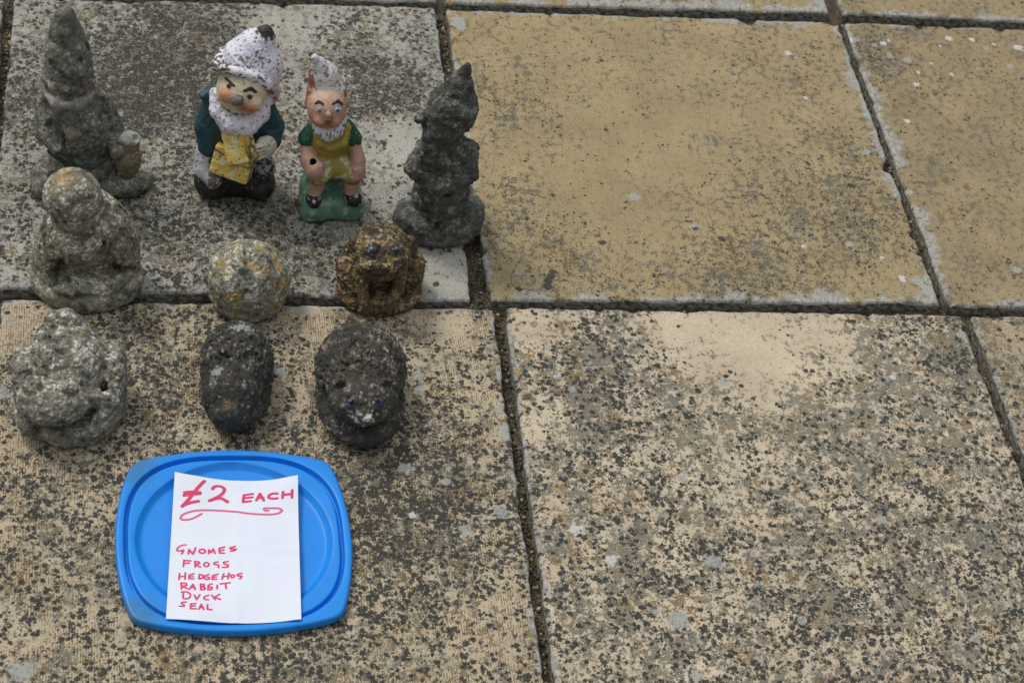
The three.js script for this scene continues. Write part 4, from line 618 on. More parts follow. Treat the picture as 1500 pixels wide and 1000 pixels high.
// ---- round curled-up animal with yellow lichen
{
  const s = new Sculpt();
  s.e('body', [0, 3.7, -0.2], [5.0, 4.3, 5.0], 0.5).e('body', [0, 1.2, 0.1], [4.6, 1.5, 4.6], 0.8)
    .c('ear#1', [[-1.0, 6.3, 3.4, 0.7], [-1.5, 7.6, 1.4, 0.8], [-1.4, 7.9, -0.8, 0.6]], 0.4).c('ear#2', [[1.2, 6.3, 3.2, 0.75], [1.6, 7.6, 1.2, 0.85], [1.4, 7.9, -1.0, 0.6]], 0.4)
    .e('head', [0.1, 5.6, 3.3], [1.7, 1.9, 1.5], 0.5).e('nose', [0.0, 5.2, 4.5], [0.85, 0.95, 0.7], 0.3)
    .e('-', [-1.5, 4.6, 5.0], [0.5, 1.0, 0.7], 0.4, [0, 0, -15]).e('-', [2.0, 4.9, 4.6], [0.8, 1.2, 0.8], 0.5, [0, 0, 25]).e('-', [0.1, 8.3, 1.2], [0.25, 0.8, 1.7], 0.3).e('-', [0.5, 7.6, 2.6], [0.9, 0.35, 0.3], 0.15, [0, 30, 0]).e('-', [0.0, 1.6, 5.4], [2.4, 0.4, 1.0], 0.5);
  const o = { seed: 9, dark: [88, 86, 75], mid: [128, 124, 108], pale: [168, 166, 152], black: -0.1, ochre: 0.06, ochreColor: [166, 130, 56] };
  const P = s.mesh([-6, -0.3, -6.5], [6, 9.5, 6.5], 0.12, rough(0.26), 0.3, (p, x, y, z, a, ny) => {
    let k = stone(x, y, z, ny, o); if (p === 'nose') k = mix(k, [196, 196, 190], 0.6 * ss(-0.3, 0.3, n3(x * 3, y * 3, z * 3) + 0.2)); return k;
  });
  build('animal_ornament', [-0.3076, -0.0020], 0, 'round grey stone animal curled like a ball, patched with yellow lichen', 'garden ornament', P);
}
// ---- brown frog
{
  const s = new Sculpt();
  s.y('base', [-0.3, 0.9, 0.1], 5.3, 0.95, 4.2, 0.7, 0.4).e('body', [-0.5, 5.0, -1.3], [4.0, 4.7, 3.2], 0.6).e('body', [-0.8, 7.9, -0.9], [3.2, 2.0, 2.6], 0.7)
    .e('thigh#1', [-4.1, 3.1, -0.2], [1.5, 2.9, 2.9], 0.35, [0, 10, 12]).e('thigh#2', [3.5, 3.1, -0.4], [1.5, 2.9, 2.9], 0.35, [0, -10, -12]).e('knee#1', [-3.9, 5.9, -1.4], [1.0, 2.0, 1.2], 0.3).e('knee#2', [3.1, 6.1, -1.6], [1.0, 2.0, 1.2], 0.3)
    .e('head', [-0.9, 8.5, 2.0], [3.2, 1.35, 2.5], 0.35, [18, 0, 0]).e('jaw', [-0.8, 7.0, 1.8], [3.05, 0.95, 2.3], 0.2, [14, 0, 0]).e('-', [-0.85, 7.75, 3.6], [3.0, 0.16, 1.4], 0.15, [14, 0, 0])
    .e('head', [-2.35, 9.6, 2.0], [0.95, 0.8, 0.9], 0.3).e('head', [0.62, 9.6, 2.0], [0.95, 0.8, 0.9], 0.3)
    .e('eye#1', [-2.38, 9.95, 2.5], [0.42, 0.4, 0.4], 0.15, null, 0.08).e('eye#2', [0.65, 9.95, 2.5], [0.42, 0.4, 0.4], 0.1, null, 0.08)
    .e('head', [-1.4, 8.7, 4.0], [0.55, 0.45, 0.5], 0.25).e('head', [-0.3, 8.7, 4.0], [0.55, 0.45, 0.5], 0.25).e('-', [-1.4, 8.9, 4.5], [0.22, 0.22, 0.4], 0.1).e('-', [-0.3, 8.9, 4.5], [0.22, 0.22, 0.4], 0.1)
    .e('-', [-0.7, 4.2, 3.3], [1.2, 1.7, 1.5], 0.5)
    .c('front_leg#1', [[-3.1, 6.2, 1.7, 0.85], [-3.0, 3.6, 2.9, 0.7], [-2.5, 1.7, 3.9, 0.65]], 0.35).c('front_leg#2', [[1.7, 6.2, 1.7, 0.85], [1.5, 3.6, 2.9, 0.7], [0.5, 1.7, 3.9, 0.65]], 0.35);
  for (let i = -1; i < 2; i++) s.c('front_leg#1', [[-2.5, 1.7, 3.9, 0.45], [-2.4 + i * 0.7, 1.4, 4.5 - Math.abs(i) * 0.2, 0.3]], 0.15).c('front_leg#2', [[0.5, 1.7, 3.9, 0.45], [0.4 + i * 0.7, 1.4, 4.5 - Math.abs(i) * 0.2, 0.3]], 0.15);
  const o = { seed: 12, light: 1.0, dark: [58, 48, 34], mid: [118, 98, 66], pale: [170, 148, 112], paleBias: 0.05, black: -0.04, ochre: -0.1, ochreColor: [112, 84, 40] };
  const P = s.mesh([-7, -0.3, -6], [6.5, 11.5, 6.5], 0.11, (x, y, z) => rough(0.28)(x, y, z) + 0.2 * (0.5 - Math.abs(n3(x * 1.6, y * 1.6, z * 1.6 + 4))), 0.28, (p, x, y, z, a, ny) => {
    let k = stone(x, y, z, ny, o);
    if (p === 'eye') { const ex = x < -0.8 ? -2.38 : 0.65, r = Math.hypot(x - ex, y - 10.2, z - 2.85); k = mix([70, 74, 80], [36, 40, 48], ss(0.3, 0.18, r)); }
    if (p === 'jaw' || p === 'front_leg') k = mix(k, [104, 85, 57], 0.4);
    if (p === 'head') k = mix(k, [52, 50, 48], ss(0.05, 0.3, n3(x * 1.1, y * 1.1, z * 1.1 + 21)) * 0.6);
    k = mix(k, [186, 184, 178], ss(0.5, 0.58, n3(x * 1.7, y * 1.7 + 8, z * 1.7) + 0.15 * n3(x * 6, y * 6, z * 6)) * 0.75);
    return k;
  });
  build('frog_ornament', [-0.1421, -0.0164], 0.03, 'brown stone frog with blue grey eyes sitting upright on the joint', 'frog ornament', P, { eye: glossy });
}
// ---- big rough grey frog with a small one on its back
{
  const s = new Sculpt();
  s.y('base', [0.3, 1.3, 0.2], 6.2, 1.3, 6.2, 0.9, 0.5).e('body', [0, 4.6, -1.9], [4.9, 4.6, 5.6], 0.6).e('body', [0.5, 6.2, -1.6], [3.6, 3.4, 4.2], 0.9)
    .e('thigh#1', [5.0, 4.2, -1.2], [1.5, 4.0, 3.9], 0.35, [0, 0, -6]).e('thigh#2', [-4.9, 3.6, -1.6], [1.4, 3.3, 3.8], 0.4)
    .e('head', [-1.6, 5.7, 4.0], [4.1, 2.2, 3.0], 0.35).e('head', [-3.6, 7.0, 2.6], [1.2, 1.0, 1.1], 0.4).e('head', [0.3, 7.1, 2.9], [1.1, 1.0, 1.1], 0.4).e('jaw', [-1.6, 4.0, 3.0], [3.4, 1.2, 2.6], 0.2, [10, -14, -4])
    .c('-', [[-4.6, 5.6, 6.2, 0.18], [-3.4, 5.5, 6.8, 0.2], [-1.6, 5.3, 7.2, 0.22], [0.6, 5.5, 6.7, 0.24], [2.2, 5.7, 5.3, 0.26]], 0.15).e('-', [-1.0, 3.5, 6.3], [3.4, 0.6, 1.4], 0.4)
    .e('eye#1', [-3.9, 7.7, 3.4], [0.95, 0.9, 0.95], 0.15, null, 0.05).e('eye#2', [0.2, 7.8, 3.9], [0.9, 0.85, 0.9], 0.15, null, 0.05).c('body', [[-2.4, 8.6, 0.4, 0.6], [-2.6, 9.2, -3.2, 0.6]], 0.4).c('body', [[1.6, 8.8, 0.4, 0.6], [1.8, 9.2, -3.2, 0.6]], 0.4).e('-', [-0.4, 8.6, 2.0], [3.6, 0.5, 0.45], 0.5)
    .c('front_leg#1', [[2.2, 5.2, 2.6, 1.2], [4.4, 4.4, 3.2, 1.1], [3.4, 2.7, 5.0, 0.9], [2.2, 2.3, 5.8, 0.8]], 0.35).c('front_leg#2', [[-4.6, 4.6, 2.2, 1.0], [-5.2, 3.0, 3.4, 1.0], [-4.4, 2.2, 5.0, 0.8]], 0.35)
    .e('-', [3.9, 4.4, 1.6], [0.9, 1.5, 0.8], 0.5)
    .e('small_frog', [-0.6, 8.6, -5.6], [2.0, 1.4, 1.4], 0.35, [0, 0, 10]).c('small_frog', [[-1.6, 8.6, -5.4, 0.8], [-3.4, 7.4, -4.8, 0.65]], 0.3).c('small_frog', [[0.4, 8.6, -5.8, 0.8], [1.9, 7.2, -5.6, 0.7]], 0.3);
  const o = { seed: 15, light: 1.26, dark: [84, 81, 72], mid: [128, 123, 110], pale: [178, 174, 162], black: -0.06, paleBias: -0.04, ochre: -0.16 };
  const P = s.mesh([-8, -0.3, -8.5], [8, 11, 7.5], 0.13, (x, y, z) => rough(0.36)(x, y, z) + 0.2 * n3(x * 1.1, y * 1.1, z * 1.1), 0.62, (p, x, y, z, a, ny) => {
    let k = stone(x, y, z, ny, o); if (p === 'base' || z > 5) k = mix(k, [96, 94, 82], 0.3); return k;
  });
  build('frog_ornament', [-0.5186, 0.1740], 0.02, 'rough grey stone frog with a smaller shape on its back, at the left edge', 'frog ornament', P);
}
// ---- two dark hedgehogs
function hedgehog(o) {
  const s = new Sculpt(); o.form(s);
  const P = s.mesh(o.lo, o.hi, 0.12, (x, y, z) => { const quill = z < o.face ? 1 : 0.4; return quill * (0.3 * n3(x * 2.2, y * 2.2, z * 1.3) + 0.3 * n3(x * 3.7, y * 3.7, z * 2.2)) + rough(0.2)(x, y, z); }, 0.45, (p, x, y, z, a, ny) => {
    let k = stone(x, y, z, ny, o); k = o.touch(k, p, x, y, z, ny); return k;
  });
  build('hedgehog_ornament', o.at, o.turn, o.label, 'hedgehog ornament', P, { eye: glossy });
}
hedgehog({ seed: 21, light: 1.0, dark: [50, 47, 42], mid: [80, 75, 66], pale: [140, 136, 125], black: 0.06, paleBias: -0.1, lo: [-5.5, -0.3, -8], hi: [5.5, 9, 8], face: 1.2, at: [-0.3276, 0.1515], turn: -0.02,
  label: 'slim dark stone hedgehog with pale blue eyes, directly behind the blue lid',
  form: s => s.e('body', [0, 3.6, -1.6], [4.2, 4.0, 5.4], 0.5).e('body', [-0.1, 1.8, 0.8], [4.1, 2.0, 6.0], 0.6).e('body', [0.2, 5.3, -2.2], [2.6, 2.6, 3.4], 0.8)
    .e('face', [-0.6, 3.7, 2.8], [3.3, 3.0, 3.7], 0.8, [22, 0, 0]).e('face', [-0.8, 2.9, 5.9], [2.3, 1.9, 1.8], 0.7).e('nose', [-1.4, 3.6, 6.6], [0.6, 0.5, 0.5], 0.3)
    .e('ear#1', [-1.6, 6.9, 0.1], [0.9, 0.75, 0.45], 0.3, [-30, 0, 0]).e('ear#2', [0.9, 6.9, 0.0], [0.9, 0.75, 0.45], 0.3, [-30, 0, 0]).e('-', [-1.6, 7.2, 0.5], [0.5, 0.4, 0.35], 0.2).e('-', [0.9, 7.2, 0.4], [0.5, 0.4, 0.35], 0.2)
    .e('eye#1', [-3.1, 5.0, 3.6], [0.3, 0.6, 0.45], 0.15, [0, 0, 0], 0.06).e('eye#2', [0.6, 5.9, 4.3], [0.36, 0.55, 0.45], 0.15, [0, 0, -25], 0.06),
  touch: (k, p, x, y, z, ny) => {
    if (p === 'eye') return mix([84, 96, 102], [60, 68, 74], ss(-0.3, 0.3, n3(x * 4, y * 4, z * 4)));
    k = mix(k, [192, 194, 192], Math.max(ss(0.5, 0.3, Math.hypot(x - 0.5, (z + 3.3) * 1.6, 0) - 0.75 + 1.3 * n3(x * 2.2, y * 2.2, z * 2.2)) * (y > 6 ? 0.7 : 0), 0.7 * ss(0.4, 0.2, Math.hypot(x + 2.5, y - 6.2, z - 2.2) - 0.35 + 0.9 * n3(x * 3, y * 3, z * 3))) * 0.85);
    k = mix(k, [150, 116, 66], Math.exp(-((x + 1.3) ** 2 + (z - 6.2) ** 2) / 0.2) * 0.6);
    return mix(k, [168, 166, 158], ss(0.46, 0.6, n3(x * 2.4, y * 2.4, z * 2.4 + 33)) * 0.7);
  } });
hedgehog({ seed: 24, light: 1.0, dark: [54, 50, 44], mid: [86, 80, 70], pale: [146, 140, 128], black: 0.04, paleBias: -0.1, white: -0.17, lo: [-7, -0.3, -9.5], hi: [7, 11, 8.5], face: 1.5, at: [-0.1847, 0.1728], turn: 0.0,
  label: 'larger dark stone hedgehog with navy eyes and whitish nose, in front of brown frog',
  form: s => s.e('body', [0, 4.6, -1.9], [5.3, 4.9, 5.9], 0.5).e('base', [0, 1.9, 0.5], [5.2, 2.3, 7.0], 0.6).e('body', [0, 6.3, -1.6], [3.8, 3.4, 4.2], 0.8)
    .e('face', [-0.3, 5.4, 3.6], [4.0, 2.5, 3.0], 0.5, [16, 0, 0]).e('-', [-0.3, 3.1, 6.6], [4.2, 0.55, 1.6], 0.4).e('snout', [-0.3, 5.5, 6.0], [1.5, 1.1, 1.2], 0.6).e('nose', [0.0, 6.1, 7.0], [0.5, 0.4, 0.4], 0.2)
    .e('ear#1', [-3.2, 7.0, 2.6], [1.0, 0.7, 0.6], 0.4, [-20, 0, 20]).e('ear#2', [2.6, 7.0, 2.6], [1.0, 0.7, 0.6], 0.4, [-20, 0, -20]).e('-', [-2.9, 7.2, 3.1], [0.6, 0.4, 0.4], 0.3).e('-', [2.4, 7.2, 3.1], [0.6, 0.4, 0.4], 0.3)
    .e('eye#1', [-1.95, 7.0, 5.35], [0.42, 0.42, 0.42], 0.1, null, 0.08).e('eye#2', [1.15, 7.0, 5.35], [0.42, 0.42, 0.42], 0.1, null, 0.08),
  touch: (k, p, x, y, z, ny) => {
    if (p === 'eye') { const ex = x < -0.4 ? -1.95 : 1.15, r = Math.hypot(x - ex, y - 7.3, z - 5.65); return mix([66, 72, 90], [12, 16, 36], ss(0.36, 0.26, r)); }
    if (p === 'snout' || p === 'nose') k = mix(k, [200, 200, 194], ss(0.0, 0.3, n3(x * 1.9 + 2, y * 1.9, z * 1.9) + (p === 'nose' ? 0.4 : x > -1 ? 0.0 : 0.1)) * 0.85);
    k = mix(k, [148, 106, 70], ss(0.3, 0.46, fbm3(x * 0.8 + 9, y * 0.8, z * 0.8, 2) + (y > 7 ? 0.05 : -0.3)) * 0.4);
    return k;
  } });

// ------------------------------------------------------------------ blue lid
{
  const g = new THREE.Group(); g.name = 'plastic_lid'; g.position.set(-0.3376, 0.3712); g.position.set(g.position.x, 0, g.position.y);
  describe(g, 'bright blue square plastic tub lid with round sunken centre', 'plastic lid');
  const A = 12.85, B = 12.5, sq = (n, a, b, t) => { const c = Math.cos(t), s = Math.sin(t), r = (Math.abs(c / a) ** n + Math.abs(s / b) ** n) ** (-1 / n); return [r * c, r * s]; };
  const OUT = d => t => {                                             // four bowed sides meeting in blunt corners
    const c = Math.cos(t), s = Math.sin(t), hit = (co, a, R) => { const m = -(R - a), k = co * m; return k + Math.sqrt(k * k - m * m + R * R); };
    const r = (hit(Math.abs(c), A - d, 34) ** -34 + hit(Math.abs(s), B - d, 36) ** -34) ** (-1 / 34); return [r * c, r * s];
  };
  const GRV = d => t => sq(2.9, A - 0.95 - d, B - 0.95 - d, t), RND = r => t => [r * Math.cos(t), r * Math.sin(t)];
  const blend = (f, h, k) => t => { const p = f(t), q = h(t); return [p[0] + (q[0] - p[0]) * k, p[1] + (q[1] - p[1]) * k]; };
  const rim = [[OUT(0.4), 0.1], [OUT(0.12), 0.12], [OUT(0), 0.3], [OUT(0.02), 1.1], [OUT(0.1), 1.36], [OUT(0.25), 1.48], [OUT(0.42), 1.5], [blend(OUT(0.42), GRV(-0.1), 0.5), 1.49], [GRV(-0.14), 1.46], [GRV(-0.05), 1.38]];
  const ring = [[GRV(-0.05), 1.38], [GRV(0), 1.2], [GRV(0.05), 0.55], [GRV(0.14), 0.42], [GRV(0.3), 0.42], [GRV(0.38), 0.55], [GRV(0.42), 1.06], [GRV(0.5), 1.2], [GRV(0.62), 1.24], [GRV(0.8), 1.22], [null, 1.2], [RND(10.8), 1.17], [RND(10.7), 1.08]];
  ring[10][0] = t => { const p = GRV(0.8)(t), q = RND(10.8)(t); return [(p[0] + q[0]) / 2, (p[1] + q[1]) / 2]; };
  const pan = [[RND(10.7), 1.08], [RND(10.5), 0.82], [RND(10.2), 0.44], [RND(10.0), 0.33], [RND(9.7), 0.3], [RND(8), 0.3], [RND(7.9), 0.31], [RND(5), 0.34], [RND(2.5), 0.35], [RND(0.01), 0.35]];
  const wear = (() => {
    const N = 1024, d = new Uint8Array(N * N * 4).fill(244);
    for (let j = 0; j < N; j++) for (let i = 0; i < N; i++) { const k = (j * N + i) * 4, v = 240 + 9 * fbm2(i / 90, j / 90, 4) + 4 * n2(i / 3, j / 3); d[k] = d[k + 1] = d[k + 2] = clamp(v, 0, 255); d[k + 3] = 255; }
    for (let s = 0; s < 260; s++) { let x = rnd() * N, y = rnd() * N, a = rnd() * 6.283; const n = 20 + 130 * rnd() ** 2, c = rnd() < 0.75 ? 255 : 205; for (let t = 0; t < n; t++) { x += Math.cos(a); y += Math.sin(a); a += 0.03 * (rnd() - 0.5); const k = ((y & 1023) * N + (x & 1023)) * 4; d[k] = Math.min(255, c); d[k + 1] = c; d[k + 2] = c; } }
    for (let s = 0; s < 900; s++) { const k = ((rnd() * N | 0) * N + (rnd() * N | 0)) * 4, c = 150 + 80 * rnd(); d[k] = c; d[k + 1] = c * 0.97; d[k + 2] = c * 0.92; }
    return byteTexture(d, N, true);
  })();
  const mat = new THREE.MeshPhysicalMaterial({ map: wear, vertexColors: true, roughness: 0.42, specularIntensity: 0.7, clearcoat: 0 });
  const NT = 256;
  const surf = (prof, name) => {
    const sm = []; for (let i = 0; i < prof.length; i++) { sm.push(prof[i]); }
    const P = [], C = [], I = [], T = [];
    for (let i = 0; i < sm.length; i++) for (let j = 0; j <= NT; j++) {
      const t = j / NT * Math.PI * 2, p = sm[i][0](t);
      P.push(p[0] / 100, sm[i][1] / 125 + 0.0005, p[1] / 100);
      T.push(p[0] / 27 + 0.5, p[1] / 27 + 0.5);
      let c = [29, 145, 240]; const w = 0.5 + 0.5 * fbm2(p[0] * 0.5 + 20, p[1] * 0.5, 4);
      c = mix(c, [70, 142, 214], ss(0.45, 0.75, w) * 0.22);
      const grime = Math.max(ss(3.4, 0.6, Math.hypot(p[0] + 10.6, p[1] + 9.8)), ss(3.4, 0.6, Math.hypot(p[0] + 10.4, p[1] - 9.9))) * ss(0.3, 0.6, w + 0.12);
      c = mix(c, [84, 118, 146], grime * 0.6);
      C.push(lin(c[0]), lin(c[1]), lin(c[2]));
    }
    for (let i = 0; i < sm.length - 1; i++) for (let j = 0; j < NT; j++) { const a = i * (NT + 1) + j, b = a + NT + 1; I.push(a, b, a + 1, b, b + 1, a + 1); }
    const o = new THREE.BufferGeometry(); o.setAttribute('position', new THREE.Float32BufferAttribute(P, 3)); o.setAttribute('color', new THREE.Float32BufferAttribute(C, 3)); o.setAttribute('uv', new THREE.Float32BufferAttribute(T, 2)); o.setIndex(I); o.computeVertexNormals();
    const m = new THREE.Mesh(o, mat); m.name = name; g.add(m);
  };
  surf(rim, 'rim'); surf(ring, 'grooved_ring'); surf(pan, 'centre_panel');
  scene.add(shade(g));
}
// ------------------------------------------------------------------ price note
{
  const W = 1000, HH = Math.round(W * 1.4384), cv = document.createElement('canvas'); cv.width = W; cv.height = HH;
  const x = cv.getContext('2d'); x.fillStyle = '#e2e6ee'; x.fillRect(0, 0, W, HH);
  for (let i = 0; i < 400; i++) { x.fillStyle = `rgba(${200 + rnd() * 55},${205 + rnd() * 50},${225 + rnd() * 30},0.05)`; x.fillRect(rnd() * W, rnd() * HH, 30 + rnd() * 160, 20 + rnd() * 160); }
  x.lineCap = x.lineJoin = 'round';
  const pen = (width, ink, ...lines) => {
    x.strokeStyle = ink;
    for (const l of lines) {
      x.lineWidth = width * (0.94 + 0.12 * rnd()); x.beginPath(); x.moveTo(l[0], l[1]);
      if (l.length === 4) x.lineTo(l[2], l[3]);
      else { for (let i = 2; i < l.length - 2; i += 2) { const mx = (l[i] + l[i + 2]) / 2, my = (l[i + 1] + l[i + 3]) / 2; if (i === l.length - 4) x.quadraticCurveTo(l[i], l[i + 1], l[i + 2], l[i + 3]); else x.quadraticCurveTo(l[i], l[i + 1], mx, my); } }
      x.stroke();
    }
  };
  const poly = (width, ink, ...lines) => { x.strokeStyle = ink; for (const l of lines) { x.lineWidth = width; x.beginPath(); x.moveTo(l[0], l[1]); for (let i = 2; i < l.length; i += 2) x.lineTo(l[i], l[i + 1]); x.stroke(); } };
  pen(30, '#d8436f', [240, 49, 173, 165, 116, 276, 75, 329], [75, 329, 117, 293, 201, 271]);   // pound sign
  pen(30, '#d8436f', [89, 197, 151, 180, 210, 181], [85, 224, 144, 205, 209, 194], [95, 212, 151, 192, 205, 189]);
  pen(30, '#d8436f', [309, 127, 317, 97, 367, 81, 410, 110, 397, 163, 351, 214, 289, 256], [289, 256, 355, 217, 397, 225, 432, 256]);   // 2
  poly(25, '#d8436f', [564, 179, 557, 253], [635, 165, 567, 177], [631, 203, 564, 213], [618, 246, 557, 256], [664, 239, 692, 163, 723, 241], [677, 216, 718, 209], [879, 157, 874, 218], [953, 145, 950, 216], [878, 188, 952, 180]);   // EACH
  pen(25, '#d8436f', [832, 171, 789, 160, 754, 200, 781, 227, 832, 219]);
  pen(22, '#d9658a', [230, 396, 183, 438, 124, 465, 65, 463, 71, 420, 121, 387, 195, 362, 354, 351, 506, 359, 613, 382, 750, 390, 838, 379, 877, 343, 842, 319, 781, 323, 719, 321, 731, 352, 759, 347]);   // underline
  pen(16, '#d8436f', [120, 717, 82, 718, 44, 771, 70, 780, 102, 770], [102, 770, 99, 784, 91, 803]);   // GNOMES
  poly(16, '#d8436f', [141, 802, 145, 764, 177, 803, 195, 744], [296, 790, 298, 757, 316, 780, 330, 746, 347, 786], [416, 724, 377, 739, 381, 781, 417, 780], [381, 761, 412, 752]);
  pen(16, '#d8436f', [256, 756, 267, 762, 272, 772, 268, 783, 257, 789, 242, 790, 229, 785, 222, 776, 224, 765, 234, 757, 249, 755, 262, 758]);
  poly(16, '#d8436f', [500, 716, 460, 730, 466, 740, 509, 741, 498, 753, 465, 761]);
  poly(16, '#d8436f', [110, 864, 108, 926], [110, 866, 162, 868], [109, 894, 151, 890], [198, 925, 194, 872, 225, 875, 229, 889, 197, 902, 238, 924]);   // FROGS
  pen(16, '#d8436f', [289, 878, 299, 885, 303, 897, 299, 908, 290, 916, 278, 917, 267, 911, 262, 900, 264, 888, 272, 879, 283, 876, 295, 881]);
  pen(16, '#d8436f', [370, 867, 336, 874, 343, 896, 375, 893, 377, 907, 374, 922]);
  poly(16, '#d8436f', [448, 861, 415, 868, 416, 885, 450, 896, 445, 915, 408, 919]);
  poly(16, '#d8436f', [82, 994, 80, 1052], [125, 986, 125, 1047], [80, 1026, 124, 1018], [190, 991, 155, 1004, 154, 1041, 191, 1039], [156, 1021, 185, 1018], [232, 994, 230, 1038, 259, 1029, 263, 1002, 232, 994], [372, 986, 334, 999, 329, 1037, 363, 1036], [333, 1018, 359, 1012], [416, 981, 404, 1034], [455, 974, 450, 1028], [409, 1008, 452, 1004]);   // HEDGEHOG
  pen(16, '#d8436f', [304, 991, 274, 1002, 272, 1040, 308, 1039, 309, 1017, 293, 1017], [470, 992, 472, 1025, 500, 1013, 496, 989, 470, 992]);
  poly(16, '#d8436f', [555, 977, 520, 989, 523, 1004, 553, 1005, 549, 1024, 536, 1030]);
  poly(16, '#d8436f', [103, 1142, 97, 1085, 137, 1088, 138, 1108, 105, 1116, 146, 1139], [161, 1143, 186, 1092, 205, 1142], [170, 1124, 200, 1122], [247, 1142, 244, 1086, 272, 1091, 270, 1109, 249, 1112, 280, 1123, 274, 1140, 247, 1142], [330, 1081, 303, 1095, 300, 1139, 327, 1137, 331, 1115, 303, 1111], [370, 1094, 368, 1127], [392, 1080, 465, 1067], [432, 1074, 436, 1123]);   // RABBIT
  poly(16, '#d8436f', [200, 1196, 218, 1238, 241, 1191], [331, 1191, 356, 1231], [388, 1180, 352, 1209, 396, 1228]);   // DUCK
  pen(16, '#d8436f', [118, 1175, 117, 1208, 117, 1239, 163, 1234, 176, 1193, 143, 1163, 103, 1173], [307, 1194, 273, 1201, 272, 1238, 306, 1235]);
  poly(16, '#d8436f', [212, 1278, 177, 1284, 176, 1331, 218, 1328], [178, 1305, 209, 1300], [237, 1331, 254, 1282, 274, 1331], [244, 1314, 269, 1311], [301, 1283, 301, 1326, 334, 1328]);   // SEAL
  poly(16, '#d8436f', [144, 1268, 109, 1273, 109, 1286, 129, 1298, 126, 1313, 93, 1311]);
  const tx = new THREE.CanvasTexture(cv); tx.colorSpace = THREE.SRGBColorSpace; tx.anisotropy = 8;
  const NU = 48, NV = 56, c4 = [-0.40075, 0.28416, -0.26444, 0.29004, -0.27204, 0.48446, -0.41338, 0.48001], P = [], U = [], I = [];
  for (let s = 0; s < 2; s++) for (let j = 0; j <= NV; j++) for (let i = 0; i <= NU; i++) {
    const u = i / NU, v = j / NV;
    let px = (c4[0] * (1 - u) + c4[2] * u) * (1 - v) + (c4[6] * (1 - u) + c4[4] * u) * v, pz = (c4[1] * (1 - u) + c4[3] * u) * (1 - v) + (c4[7] * (1 - u) + c4[5] * u) * v;
    let y = 0.0124 + 0.0018 * Math.sin(v * 3.1) * Math.sin(u * 3.1) * -0.4;
    y += 0.0052 * Math.exp(-((u * u) * 14 + v * v * 26)) + 0.0058 * Math.exp(-(((1 - u) ** 2) * 34 + v * v * 40)) + 0.0011 * n2(u * 2.6 + 3, v * 2.6) + 0.0022 * Math.exp(-((1 - u) ** 2 * 60 + (v - 0.86) ** 2 * 9)) + 0.0012;
    y += 0.0009 * Math.max(0, 1 - Math.abs(v - 0.5 - 0.02 * Math.sin(u * 9)) * 26) + 0.0004 * Math.max(0, 1 - Math.abs(u - 0.52) * 20);
    y += 0.002 * Math.exp(-(v - 1) * (v - 1) * 90) * Math.sin(u * 6 + 1);
    pz += 0.0062 * Math.sin(u * Math.PI) ** 0.7 * Math.exp(-v * 9) + 0.003 * Math.sin(u * Math.PI) * v * v;
    P.push(px, y - s * 0.0003, pz); U.push(u, 1 - v);
  }
  const n = (NU + 1) * (NV + 1), id = (i, j, s) => s * n + j * (NU + 1) + i;
  for (let j = 0; j < NV; j++) for (let i = 0; i < NU; i++) { const a = id(i, j, 0), b = id(i + 1, j, 0), c = id(i, j + 1, 0), d = id(i + 1, j + 1, 0); I.push(a, c, b, b, c, d, a + n, b + n, c + n, b + n, d + n, c + n); }
  const o = new THREE.BufferGeometry(); o.setAttribute('position', new THREE.Float32BufferAttribute(P, 3)); o.setAttribute('uv', new THREE.Float32BufferAttribute(U, 2)); o.setIndex(I); o.computeVertexNormals();
  const m = new THREE.Mesh(o, new THREE.MeshStandardMaterial({ map: tx, roughness: 0.85 })); m.name = 'paper_note';
  describe(m, 'white paper note handwritten in red felt pen with price and list, lying on blue lid', 'paper note');
  scene.add(shade(m));
}
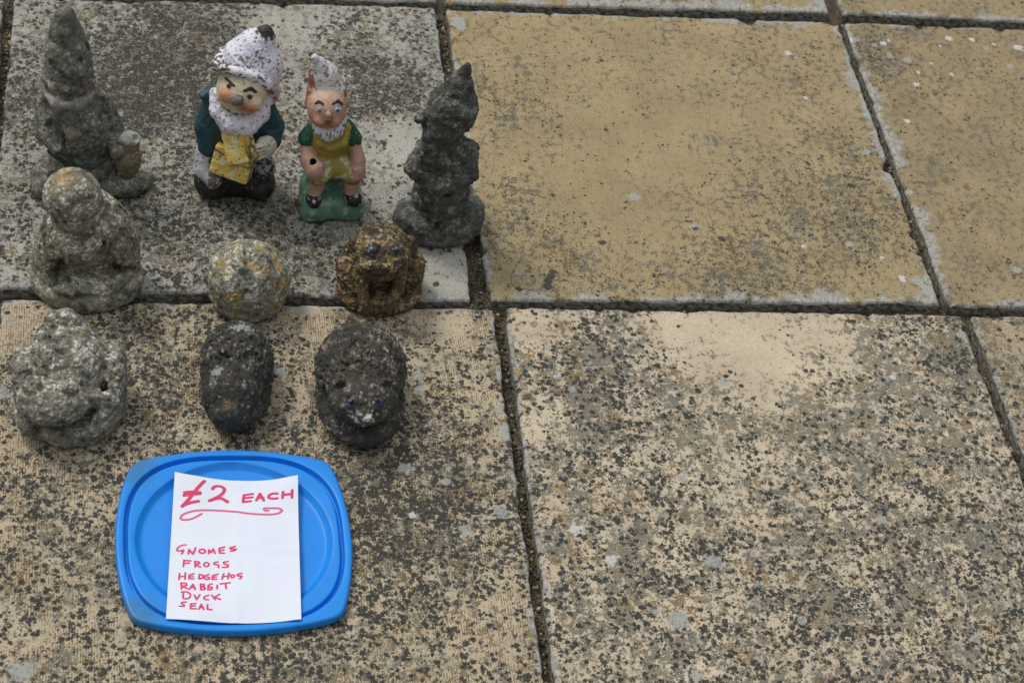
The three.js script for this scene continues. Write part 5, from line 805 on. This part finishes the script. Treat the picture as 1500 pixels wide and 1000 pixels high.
// ------------------------------------------------------------------ small litter
function strand(name, pts, r, c, label, category) {
  const g = new THREE.TubeGeometry(new THREE.CatmullRomCurve3(pts.map(p => new THREE.Vector3(...p))), 24, r, 6);
  const m = new THREE.Mesh(g, new THREE.MeshStandardMaterial({ color: new THREE.Color().setRGB(...c.map(lin)), roughness: 0.9 })); m.name = numbered(name); describe(m, label, category); scene.add(shade(m));
}
strand('dry_stalk', [[-0.1318, 0.1888, 0].map((v, i, a) => [a[0], 0.0012, a[1]][i]), [-0.1239, 0.1994, 0].map((v, i, a) => [a[0], 0.002, a[1]][i]), [-0.1159, 0.2164, 0].map((v, i, a) => [a[0], 0.0012, a[1]][i])], 0.0007, [150, 132, 98], 'thin dry straw stalk lying right of the larger dark hedgehog', 'straw stalk');
function leaf(at, r, turn, c, label) {
  const P = [0, 0.0028, 0], I = [], n = 14; for (let i = 0; i < n; i++) { const t = i / n * 6.283, k = 1 + 0.25 * n2(i * 0.9, r * 900); P.push(r * k * Math.cos(t), 0.001 + 0.0018 * (0.5 + n2(i * 0.7, r * 700)), r * 0.55 * k * Math.sin(t)); I.push(0, 1 + (i + 1) % n, 1 + i); }
  const o = new THREE.BufferGeometry(); o.setAttribute('position', new THREE.Float32BufferAttribute(P, 3)); o.setIndex(I); o.computeVertexNormals();
  const m = new THREE.Mesh(o, new THREE.MeshStandardMaterial({ color: new THREE.Color().setRGB(...c.map(lin)), roughness: 0.8, side: THREE.DoubleSide })); m.name = numbered('dead_leaf');
  m.position.set(at[0], at[2], at[1]); m.rotation.y = turn; describe(m, label, 'dead leaf'); scene.add(shade(m));
}
leaf([0.6179, 0.0113, -0.0172], 0.006, 0.6, [112, 76, 48], 'brown leaf scrap in the joint crossing near the right edge');
leaf([-0.0796, 0.0028, -0.0172], 0.007, 0.2, [128, 72, 42], 'brown leaf scrap in the joint right of the brown frog');

const renderer = new THREE.WebGLRenderer({ antialias: true });
renderer.toneMapping = THREE.LinearToneMapping;
renderer.toneMappingExposure = EXPOSURE;
renderer.shadowMap.enabled = true;
renderer.render(scene, camera);
